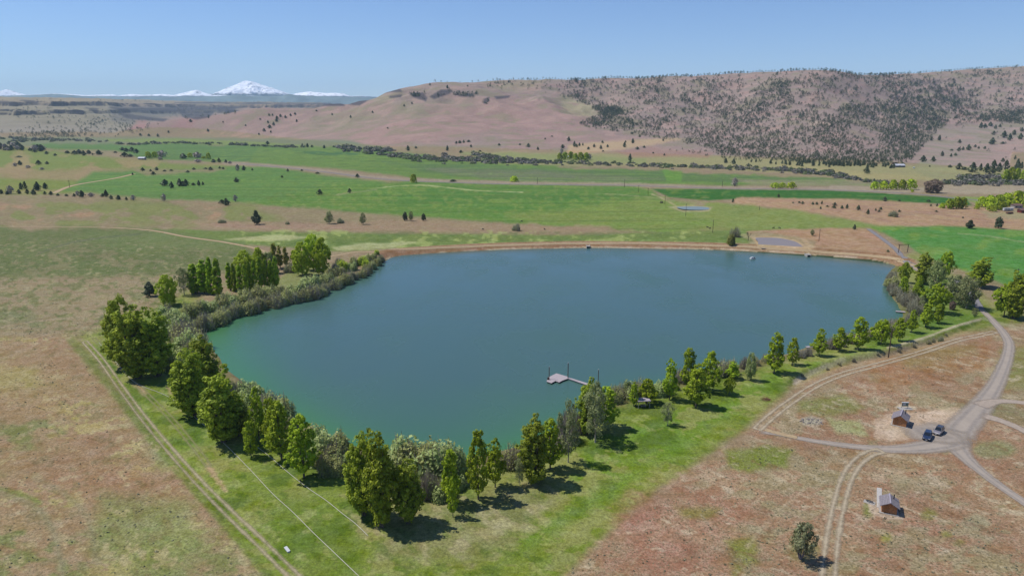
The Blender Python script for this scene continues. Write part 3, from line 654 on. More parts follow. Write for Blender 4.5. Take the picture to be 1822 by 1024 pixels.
grav = road_mat('grey_gravel', (166,156,146), (196,182,166), edge=.3); grav2 = road_mat('pale_gravel', (190,174,158), edge=.3); dirt2 = road_mat('rutted_dirt', (200,184,156), ruts=True, edge=.28)
dirt = road_mat('dirt_track', (194,170,134)); dirtg = road_mat('faint_ruts', (176,174,120), ruts=True, alpha=.6, edge=.3); dirt2b = 0; asph = road_mat('old_asphalt', (150,146,146)); hw = road_mat('highway_asphalt', (146,140,138))
road('gravel_road', [(1738,545),(1752,556),(1768,572),(1784,590),(1795,610),(1792,635),(1782,662),(1768,690),(1745,722),(1720,750),(1700,775)], [3.4,3.6,4,4.4,4.6,5,5.6,6.6,8.5,10,11], grav)
road('gravel_road', [(1690,762),(1700,790),(1716,812),(1745,838),(1785,868),(1822,893),(1900,948)], [11,9,5.5,4,3.6,3.6,3.6], grav, .09)
road('gravel_road', [(1702,781),(1684,788),(1640,796),(1590,799),(1540,796),(1480,789),(1430,781),(1385,772),(1350,769)], [9,10,8,5.5,4.2,3.6,3,2.6,2], grav, .11)
road('gravel_road', [(1740,722),(1770,714),(1800,714),(1850,720)], [7,4.5,4,4], grav2, .08); road('gravel_road', [(1745,738),(1780,748),(1822,766),(1880,800)], [7,4.5,4,4], grav2, .1)
road('parking_area', [(1604,768),(1635,770),(1668,771),(1702,768)], [8,13,16,15], grav, .13)
road('dirt_track', [(1772,590),(1740,597),(1700,606),(1640,626),(1570,646),(1500,665),(1450,686),(1410,712),(1375,738),(1345,765)], 4.0, dirt2)
road('dirt_track', [(1572,801),(1545,808),(1522,826),(1505,855),(1492,900),(1482,950),(1476,1000),(1470,1060)], 4.2, dirt2, .14)
road('dirt_track', [(1420,779),(1390,772),(1360,764)], 2.5, dirt, .14)
road('faint_track', [(150,606),(180,640),(215,690),(262,752),(330,832),(400,905),(460,962),(530,1030)], 3.0, road_mat('worn_ruts', (196,182,148), ruts=True, alpha=.85, edge=.3)); road('faint_track', [(165,600),(205,640),(250,690),(300,740),(350,800),(372,830)], 2.4, dirtg, .08)
road('dam_track', [(560,462),(600,454),(640,447.5),(700,443.5),(800,439.5),(900,435.8),(1050,432.8),(1180,433.5),(1300,437.5),(1420,444.5),(1500,451),(1560,456),(1600,462),(1625,472),(1645,488),(1672,505),(1700,522),(1738,545)], 3.4, dirt)
road('dirt_track', [(-80,402),(0,403),(100,403.5),(200,405),(270,410),(330,421),(400,431),(455,442),(480,452),(500,462)], [2,2.2,2.4,3,4,4,4,3.6,3.2,3], dirt)
road('paved_road', [(1545,407),(1552,412),(1566,422),(1585,436),(1600,450),(1612,464),(1640,484)], 4.2, asph); road('paved_road', [(1700,497),(1725,520),(1745,550)], 4.5, asph, .1)
road('highway', [(430,291.5),(460,294),(560,304),(650,315.5),(740,322.5),(900,327.5),(1100,329.5),(1300,335.5),(1480,338),(1600,343),(1700,352.5),(1760,358)], 9, hw)
road('farm_track', [(95,344),(130,330),(200,318),(240,309)], 8, dirt)
# ------------------------------------------------------------------ distant mountains
def ridge_mesh(name, prof, dist, depth, mat, base_y=205, nx=500, ny=40, seed=0, rough=1.0, peak=False):
    prof = np.array(prof, float); pxs = np.linspace(prof[0, 0], prof[-1, 0], nx); pys = np.interp(pxs, prof[:, 0], prof[:, 1])
    V = []
    for j in range(ny):
        f = j/(ny-1)*2-1; yy = dist+f*depth
        for i in range(nx):
            x = (pxs[i]-PW/2)/F*dist/ (cp+(PH/2-pys[i])/F*sp)*1.0
            top = CAM_H+(200-pys[i])/F*dist*1.015
            n = fbm(np.array([x/ (300.)]), np.array([yy/300.]), seed, 5)[0]
            z = -60+(top+60)*(1-abs(f)**1.25)+n*rough*(60+top*.35)*min(1, abs(f)*4+.12)
            V.append((x, yy, z))
    vi = np.arange(nx*ny).reshape(ny, nx)
    q = np.stack([vi[:-1, :-1].ravel(), vi[:-1, 1:].ravel(), vi[1:, 1:].ravel(), vi[1:, :-1].ravel()], -1)
    return tag(mesh_obj(name, V, q, mat, smooth_=True), kind='structure')
SC = 17000/55000.
def snow_mat(name, line_z, soft, base=(70,88,92), rock=.12):
    m, nt, b = new_mat(name); g = N(nt, 'ShaderNodeNewGeometry'); v = g.outputs['Position']
    sx = N(nt, 'ShaderNodeSeparateXYZ'); nt.links.new(v, sx.inputs[0]); n1 = noise_n(nt, v, .0016/SC, 6, .7); n2 = noise_n(nt, v, .0040/SC, 5, .75)
    h = math_(nt, 'ADD', sx.outputs[2], math_(nt, 'MULTIPLY', math_(nt, 'SUBTRACT', n1, .5), soft*2.2))
    f = ramp(nt, h, line_z-soft*.4, line_z+soft*.4)
    rk = math_(nt, 'MULTIPLY', ramp(nt, n2, .50+rock, .60+rock, 1, 0), f)
    c = mixc(nt, rk, A(*base), (.86, .88, .92)); nt.links.new(c, b.inputs['Base Color']); b.inputs['Roughness'].default_value = .8
    return m
vol = [(330,186),(352,181),(372,175),(385,170.5),(398,165),(410,160.5),(420,155.5),(428,152),(434,149),(439,147.5),(444,148.5),(450,149.5),(458,152.5),(468,156),(480,160),(492,164),(505,168.5),(515,172),(530,178),(548,186)]
def volcano():
    D = 17000.0; nx, nr = 300, 90; V = []; pr = np.array(vol, float)
    zt = CAM_H+(200-148)/F*D; cx = (441-PW/2)/F*D/(cp+(PH/2-150)/F*sp)
    xs = (pr[:, 0]-441)/F*D; zs = CAM_H+(200-pr[:, 1])/F*D
    for i in range(nx):
        a = 2*math.pi*i/nx
        for j in range(nr):
            r = 6200*SC*(j/(nr-1))**1.1; side = math.cos(a); zl = np.interp(-r, xs, zs); zr = np.interp(r, xs, zs); w = .5+.5*side
            n = fbm(np.array([a*3.0+5]), np.array([r/1500./SC]), 3, 4)[0]; n2 = (.12-abs(fbm(np.array([r*side/650./SC+40]), np.array([r*math.sin(a)/650./SC]), 5, 4)[0]))*2.2
            z = zl*(1-w)+zr*w+(n*420+n2*520)*SC*min(1, r/2500/SC)*(1-.8*abs(side)**8)
            V.append((cx+r*side, D+r*math.sin(a), z-(0 if j else 10)))
    vi = np.arange(nx*nr).reshape(nx, nr); nxt = np.roll(vi, -1, 0)
    q = np.stack([vi[:, :-1].ravel(), vi[:, 1:].ravel(), nxt[:, 1:].ravel(), nxt[:, :-1].ravel()], -1)
    return tag(mesh_obj('snow_mountain', V, q, snow_mat('volcano_snow', CAM_H+(200-170)/F*D, 260*SC, rock=.05), smooth_=True), kind='structure')
volcano()
ridge_mesh('mountain_range', [(-200,172),(-60,170),(0,168),(8,164),(14,162),(20,164),(30,167.5),(45,171),(70,170),(100,168.8),(125,170),(150,171.5),(200,170.5),(210,172.5),(235,169.5),(260,171.5),(290,169.5),(310,171.5),(330,167.5),(345,163.5),(352,163),(362,167),(378,171),(420,172),(500,173),(520,171),(528,168.5),(540,167),(552,165.5),(562,166.5),(580,168),(598,167.5),(612,169),(622,173),(640,172.5),(700,176),(760,182)], 15500, 1300, snow_mat('range_snow', CAM_H+(200-173.2)/F*15500, 30, rock=.03), seed=6, rough=.30)
ridge_mesh('forested_ridge', [(-200,173),(0,172.5),(60,170.5),(95,168.8),(120,170),(150,172.5),(200,173.5),(300,174.5),(370,173.5),(420,171),(450,172.5),(500,172.5),(515,169),(530,171),(560,172.5),(600,174),(640,174.5),(700,178),(800,184)], 12500, 1100, simple('ridge_forest', A(120,140,136), .9, .3, .004, coords='Object'), seed=21, rough=.25, ny=24)
# ------------------------------------------------------------------ plants: prototypes
def unit(v): return v/(np.linalg.norm(v, axis=-1, keepdims=True)+1e-9)
P_UP = .55
def leaves(C_, Nn, size, tint, rng, asp=.62):
    n = len(C_); a = unit(np.cross(Nn, rng.normal(size=(n, 3)))); b = np.cross(Nn, a); s = (size*rng.uniform(.6, 1.3, n))[:, None]
    V = np.stack([C_-a*s, C_-b*s*asp, C_+a*s, C_+b*s*asp], 1).reshape(-1, 3)
    return V, np.arange(n*4).reshape(n, 4), np.repeat(tint, 4)
def blades(P0, P1, w, tint, rng):
    n = len(P0); d = P1-P0; a = unit(np.cross(d, rng.normal(size=(n, 3))))*(w/2)
    V = np.stack([P0-a, P0+a, P1+a*.4, P1-a*.4], 1).reshape(-1, 3)
    return V, np.arange(n*4).reshape(n, 4), np.repeat(tint, 4)
def join(parts):
    V = []; Q = []; T = []; M = []; n = 0
    for k, (v, q_, t, mi) in enumerate(parts): V.append(v); Q.append(q_+n); T.append(t); M.append(np.full(len(q_), mi)); n += len(v)
    return np.concatenate(V), np.concatenate(Q), np.concatenate(T), np.concatenate(M)
def crown_mesh(name, parts, mats, parent=None):
    V, Q, T, M = join(parts); o = mesh_obj(name, V, Q, mats, parent, mi=M); point_attr(o, 'tint', T, 'FLOAT'); return o
def trunk_mesh(mat, parent, H, r, limbs, seed, name='trunk', top=.85, lean=0):
    rn = random.Random(seed); m = MB(); pts = [(0, 0, -.3)]+[(rn.uniform(-.02, .02)*H*f+lean*f, rn.uniform(-.02, .02)*H*f, H*top*f) for f in (.15, .35, .6, .8, 1)]
    m.tube(pts, [r*1.25, r, r*.8, r*.55, r*.3, r*.08], 7)
    for k in range(limbs):
        f = rn.uniform(.15, .7); a = rn.uniform(0, 6.28); L = H*rn.uniform(.15, .3); z0 = H*top*f
        m.tube([(0, 0, z0), (math.cos(a)*L*.4, math.sin(a)*L*.4, z0+L*.45), (math.cos(a)*L*.7, math.sin(a)*L*.7, z0+L*1.0)], [r*.35, r*.2, r*.05], 5)
    return m.build(name, mat, parent)
def blob_crown(seed, H, R, prof, base, nclump, npc, leaf, crad, gap=.25, up=.02, stems=None):
    rng = np.random.default_rng(seed); P_ = []; Nn = []; T = []
    ph = rng.uniform(0, 6.28, 5)
    for k in range(nclump):
        while True:
            t = rng.uniform(0, 1)
            if rng.uniform() < prof(t)+.08: break
        a = rng.uniform(0, 6.28); lob = 1+gap*(math.sin(a*2+ph[0]+t*5)+math.sin(a*3+ph[1]-t*7)+math.sin(t*11+ph[2]))*.45
        rad = R*prof(t)*lob*rng.uniform(.25, 1)**.5; off = (0, 0, 1)
        if stems: off = stems[int(rng.integers(len(stems)))]
        if stems: rad *= .74
        c = np.array([rad*math.cos(a)+off[0]*t**.5, rad*math.sin(a)+off[1]*t**.5, H*(base+(1-base)*t)*off[2]])
        n = int(npc*rng.uniform(.6, 1.4)); cr = crad*rng.uniform(.6, 1.4)
        d = unit(rng.normal(size=(n, 3)))*(rng.uniform(.35, 1, (n, 1))**.5)*cr*np.array([1, 1, 1.0+up]); pc = c+d
        P_.append(pc); out = unit(np.array([math.cos(a), math.sin(a), .35])+0*d); Nn.append(unit(unit(d)*.8+out*.5+rng.normal(size=(n, 3))*.5+np.array([-.2, 0, .32])))
        T.append(np.clip(rng.uniform(.1, .8)+rng.normal(size=n)*.15, 0, 1))
    P_ = np.concatenate(P_); Nn = np.concatenate(Nn); T = np.concatenate(T)
    return leaves(P_, Nn, leaf, T, rng)+(0,)
bark = simple('grey_bark', A(120,108,96), .95, .35, 3, bump=.4); bark_pale = simple('pale_bark', A(190,184,172), .9, .3, 3); bark_dark = simple('dark_bark', A(80,68,60), .95, .3, 3)
L_pop = leaf_mat('poplar_leaves', (.16,.25,.008), (.52,.63,.030), .38); L_cot = leaf_mat('cottonwood_leaves', (.15,.21,.010), (.46,.53,.040), .38)
L_lom = leaf_mat('lombardy_leaves', (.16,.26,.010), (.46,.60,.025), .38); L_bri = leaf_mat('fresh_leaves', (.27,.37,.012), (.55,.66,.035))
L_yel = leaf_mat('yellow_green_leaves', (.22,.24,.02), (.42,.42,.05)); L_wil = leaf_mat('willow_leaves', (.24,.27,.08), (.48,.49,.18)); L_sil = leaf_mat('silvery_leaves', (.22,.29,.09), (.45,.52,.20))
L_gry = leaf_mat('sparse_buds', (.19,.23,.08), (.36,.39,.17)); L_jun = leaf_mat('juniper_needles', (.042,.058,.028), (.12,.145,.07), .15); L_twg = leaf_mat('bare_twigs', (.25,.21,.18), (.44,.39,.33), .1)
L_pale = leaf_mat('pale_twigs', (.24,.22,.15), (.40,.37,.25), .15); L_pnk = leaf_mat('blossom_leaves', (.20,.14,.10), (.34,.26,.20)); L_sage = leaf_mat('sage_leaves', (.19,.21,.09), (.42,.44,.24), .3)
p_pop = lambda t: max(0, min(1, (t*3+.30)))*(1-max(0, t-.30)/.72)**.5
p_cot = lambda t: (math.sin(math.pi*min(1, max(0, .12+t*.86)))**.55)
p_ctw = lambda t: min(1, .45+t*2.2)*(1-max(0, t-.38)/.66)**.55
p_lom = lambda t: min(1, .55+t*2.2)*(1-max(0, t-.45)/.57)**.6
p_dom = lambda t: math.sqrt(max(0, 1-(t*.97)**2))
p_jun = lambda t: min(1, .6+t*1.6)*(1-max(0, t-.25)/.78)**.8
PROTO = {}
def make_tree(kind, seed, H, R, prof, base, nc, npc, leaf, crad, lm, bm_, gap=.25, limbs=6, stems=None, tr=.22, extra=None, nm='poplar_tree', spare=0):
    o = empty(nm, link=False); COL.objects.link(o); trunk_mesh(bm_, o, H, tr, limbs, seed)
    if stems:
        for s_ in stems[1:]:
            m = MB(); m.tube([(s_[0]*.3, s_[1]*.3, -.3), (s_[0]*.7, s_[1]*.7, H*.4), (s_[0], s_[1], H*.8)], [tr*.9, tr*.6, tr*.1], 6).build('trunk', bm_, o)
    parts = [blob_crown(seed, H, R, prof, base, nc, npc, leaf, crad, gap, stems=stems)]
    if spare:                                   # fine bare branches showing through
        rng = np.random.default_rng(seed+5); t = rng.uniform(.2, .95, spare); a = rng.uniform(0, 6.28, spare); z = H*(base+(1-base)*t)
        rad = np.array([R*prof(q_)*.95 for q_ in t]); p1 = np.stack([rad*np.cos(a), rad*np.sin(a), z], -1); p0 = np.stack([0*a, 0*a, z-rad*1.0], -1)
        parts.append(blades(p0, p1, .10, np.full(spare, .6), rng)+(1,))
    crown_mesh('crown', parts, [lm, bm_], o)
    PROTO.setdefault(kind, []).append([o, H, R, False]); return o
for s_ in range(5): make_tree('poplar', 10+s_, 16, 3.3+.3*(s_ % 3), p_pop, .13, 260, 32, .27, .50, L_pop, bark, .42)
for s_ in range(4): make_tree('cottonwood', 30+s_, 24, 5.2, p_ctw, .08, 500, 34, .33, .72, L_cot, bark, .5, 9, [(.3, -.8, 1), (2.1, .9, .84), (-1.9, .8, .92), (.2, 1.8, .78)], .38, nm='cottonwood_tree')
for s_ in range(2): make_tree('round', 50+s_, 11, 4.6, p_cot, .16, 260, 34, .28, .52, L_pop, bark, .45, nm='broadleaf_tree')
for s_ in range(3): make_tree('lombardy', 60+s_, 15, 1.75, p_lom, .05, 120, 60, .30, .62, L_lom, bark_dark, .15, 3, nm='lombardy_poplar')
for s_ in range(3): make_tree('bright', 70+s_, 17, 5.2, p_cot, .08, 380, 34, .31, .66, L_bri, bark, .3, nm='cottonwood_tree')
for s_ in range(2): make_tree('yellow', 76+s_, 13, 1.9, p_lom, .12, 60, 50, .30, .75, L_yel, bark_pale, .4, nm='young_poplar')
for s_ in range(3): make_tree('sparse', 80+s_, 14, 3.4, p_cot, .18, 75, 40, .26, .9, L_gry, bark_pale, .5, 10, spare=90, nm='sparse_tree')
for s_ in range(2): make_tree('silver', 86+s_, 14, 4.8, p_cot, .10, 130, 55, .32, 1.0, L_sil, bark_pale, .4, 8, spare=60, nm='silvery_tree')
for s_ in range(2): make_tree('ghost', 90+s_, 12, 4.2, p_cot, .15, 110, 42, .27, 1.0, L_gry, bark_pale, .4, 10, spare=90, nm='budding_tree')
for s_ in range(2): make_tree('juniper', 95+s_, 7, 2.6, p_jun, .12, 80, 55, .24, .6, L_jun, bark_dark, .25, 4, nm='juniper_tree')
for s_ in range(1): make_tree('pink', 98+s_, 12, 6.0, p_cot, .06, 170, 50, .36, 1.1, L_pnk, bark, .25, nm='flowering_tree')
def bare(seed):
    o = empty('bare_tree'); rn = random.Random(seed); m = MB(); m.tube([(0, 0, -.2), (.1, 0, 1.2), (0, .1, 2.4)], [.3, .24, .18], 7).build('trunk', bark_dark, o); b = MB()
    def grow(p, d, L, r, k):
        q_ = p+d*L; b.tube([p, (p+q_)/2+Vector((rn.uniform(-.1, .1), rn.uniform(-.1, .1), 0)), q_], [r, r*.8, r*.55], 4)
        if k:
            for _ in range(3): grow(q_, (d+Vector((rn.uniform(-.8, .8), rn.uniform(-.8, .8), rn.uniform(-.1, .5)))).normalized(), L*.7, r*.55, k-1)
    for a in range(4): grow(Vector((0, .1, 2.3)), Vector((math.cos(a*1.6), math.sin(a*1.6), 1.3)).normalized(), 1.7, .14, 3)
    b.build('branches', bark_dark, o); PROTO.setdefault('bare', []).append([o, 7.5, 3.0, False])
bare(3)
def shrub(kind, seed, H, R, lm, dens, nlob, leaf=.22, twig=True, tl=L_twg, ntw=500, nm='willow_shrub'):
    rng = np.random.default_rng(seed); parts = []; P_ = []; Nn = []; T = []
    for k in range(nlob):
        a = rng.uniform(0, 6.28); rad = R*.62*rng.uniform(0, 1)**.5; c = np.array([rad*math.cos(a), rad*math.sin(a), 0]); r = R*rng.uniform(.38, .62); h = H*rng.uniform(.6, 1)*(1-.3*rad/R)
        n = int(dens*rng.uniform(.7, 1.3)); d = unit(rng.normal(size=(n, 3))); d[:, 2] = np.abs(d[:, 2]); rr_ = rng.uniform(.55, 1.02, (n, 1))
        P_.append(c+d*rr_*np.array([r, r, h])); Nn.append(unit(d+rng.normal(size=(n, 3))*.5+[0, 0, .3])); T.append(np.clip(rng.uniform(.2, .8)+rng.normal(size=n)*.15+(d[:, 2]-.5)*.2, 0, 1))
        if twig:
            m = int(ntw/nlob); d = unit(rng.normal(size=(m, 3))); d[:, 2] = np.abs(d[:, 2])*.9+.1; e = c+d*np.array([r, r, h])*rng.uniform(.8, 1.12, (m, 1)); b0 = c+(d*np.array([r, r, 0]))*.25
            parts.append(blades(b0*.5+e*.5*np.array([1, 1, .6]), e, .11, np.clip(rng.uniform(.1, 1, m), 0, 1), rng)+(1,)); parts.append(blades(b0, b0*.45+e*.55*np.array([1, 1, .6]), .16, np.clip(rng.uniform(0, .5, m), 0, 1), rng)+(1,))
    if dens: parts.insert(0, leaves(np.concatenate(P_), np.concatenate(Nn), leaf, np.concatenate(T), rng)+(0,))
    o = crown_mesh(nm, parts, [lm, tl]); PROTO.setdefault(kind, []).append([o, H, R, False]); return o
for s_ in range(3): shrub('willow', 100+s_, 5, 3.6, L_wil, 420, 7, .24, True, L_twg, 500)
for s_ in range(2): shrub('greenwillow', 110+s_, 5, 3.6, L_sil, 520, 7, .26, True, L_twg, 300)
for s_ in range(2): shrub('limewillow', 115+s_, 5, 3.6, L_bri, 420, 7, .24, True, L_pale, 300)
for s_ in range(3): shrub('purple', 120+s_, 4.5, 3.4, L_gry, 60, 6, .18, True, L_twg, 1100, 'bare_shrub')
for s_ in range(2): shrub('mixed', 130+s_, 4.5, 3.4, L_wil, 220, 6, .2, True, L_twg, 900)
for s_ in range(2): shrub('palebrush', 136+s_, 3.2, 3.2, L_pale, 60, 6, .18, True, L_pale, 1000, 'reed_clump')
for s_ in range(2): shrub('greenbush', 140+s_, 4, 4, L_pop, 600, 6, .26, False, nm='green_shrub')
for s_ in range(1): shrub('olivebush', 145+s_, 5, 3.6, leaf_mat('olive_leaves', (.14,.15,.03), (.30,.30,.07)), 650, 7, .24, False, nm='olive_shrub')
for s_ in range(2): shrub('greybush', 147+s_, 3.5, 3, L_gry, 160, 6, .2, True, L_twg, 500, 'grey_shrub')
def sagebush():
    o = empty('sagebrush_shrub'); m = MB()
    for k in range(7):
        a = k*.9; m.tube([(0, 0, -.1), (math.cos(a)*.7, math.sin(a)*.7, 1.0), (math.cos(a)*1.3, math.sin(a)*1.2, 2.4)], [.16, .10, .03], 5)
    m.build('stems', simple('grey_stem', A(150,146,150), .9, .3, 3), o); rng = np.random.default_rng(5)
    crown_mesh('crown', [blob_crown(5, 4.6, 2.3, p_cot, .28, 90, 45, .16, .45, .5)], [L_sage], o); PROTO['sage'] = [[o, 4.8, 2.4, False]]
sagebush()
def small_juniper(seed, mat=L_jun, H=6.0, R=2.4, n=150, pf=p_jun):
    rng = np.random.default_rng(seed); t = rng.uniform(0, 1, n)**.8; a = rng.uniform(0, 6.28, n); ph = rng.uniform(0, 6)
    rad = np.array([R*pf(q_) for q_ in t])*(1+.3*np.sin(a*2+ph)+.2*np.sin(a*3+t*6))*rng.uniform(.6, 1.05, n); c = np.stack([rad*np.cos(a), rad*np.sin(a), H*(.07+.93*t)], -1)
    nn = unit(np.stack([np.cos(a), np.sin(a), .3+0*a], -1)+rng.normal(size=(n, 3))*.4)
    return leaves(c, nn, .62, np.clip(rng.uniform(0, 1, n), 0, 1), rng, .8)
def mini(kind, seed, mat, H, R, n, nm, pf=p_jun, bm_=bark_dark):
    v, q_, t = small_juniper(seed, mat, H, R, n, pf); s_ = MB(); s_.box((0, 0, H*.15), (.3, .3, H*.3+.6))
    o = crown_mesh(nm, [(v, q_, t, 0), (np.array(s_.V), np.array(s_.F), np.full(8, .5), 1)], [mat, bm_]); PROTO.setdefault(kind, []).append([o, H, R, False])
for s_ in range(5): mini('mjun', 200+s_, L_jun, 6, 2.3, 190, 'juniper_tree')
for s_ in range(2): mini('mgrey', 210+s_, L_twg, 6, 2.6, 200, 'leafless_tree', p_cot)
for s_ in range(2): mini('mgreen', 215+s_, L_cot, 6, 3.4, 300, 'broadleaf_tree', p_dom)
for s_ in range(2): mini('mlime', 218+s_, L_bri, 6, 3.6, 320, 'broadleaf_tree', p_dom)
for s_ in range(2): mini('mconif', 220+s_, L_jun, 8, 2.6, 280, 'conifer_tree')
# ------------------------------------------------------------------ plants: placing
def height_from(x, y, z, py_top):
    zz = z-CAM_H; fd = y*cp-zz*sp; ud = y*sp+zz*cp; v = (PH/2-py_top)/F
    return (v*fd-ud)/(cp+v*sp), fd
ORD = ['first','second','third','fourth','fifth','sixth','seventh','eighth','ninth','tenth','eleventh','twelfth','thirteenth','fourteenth','fifteenth','sixteenth','seventeenth','eighteenth','nineteenth','twentieth']
TENS = {2:'twenty',3:'thirty',4:'forty',5:'fifty',6:'sixty',7:'seventy',8:'eighty',9:'ninety'}
def ordw(n):
    if n <= 20: return ORD[n-1]
    if n < 100:
        t, u = divmod(n, 10); return TENS[t]+'-'+ORD[u-1] if u else TENS[t][:-1]+'ieth'
    return 'hundredth' if n == 100 else 'hundred and '+ordw(n-100)
QUEUE = []                                   # (object, px, desc, area, category)
def place(kind, px, py, top, hw, desc, area, cat='tree', group=None, var=None):
    x, y, z = hit(px, py); h, fd = height_from(x, y, z, top); h = max(h, .5); w = hw*fd/F
    L = PROTO[kind]; k = (len(QUEUE)*7+3) % len(L) if var is None else var % len(L); pr = L[k]
    if pr[3]: o = copy_tree(pr[0])
    else: o = pr[0]; pr[3] = True
    o.location = (x, y, z-.05); o.rotation_euler = (0, 0, R_.uniform(0, 6.28)); sx = w/pr[2]*.90
    o.scale = (sx, sx, h/pr[1]); QUEUE.append([o, px, desc, area, cat, group]); return o
NS = 'on the near shore lawn'
T = []
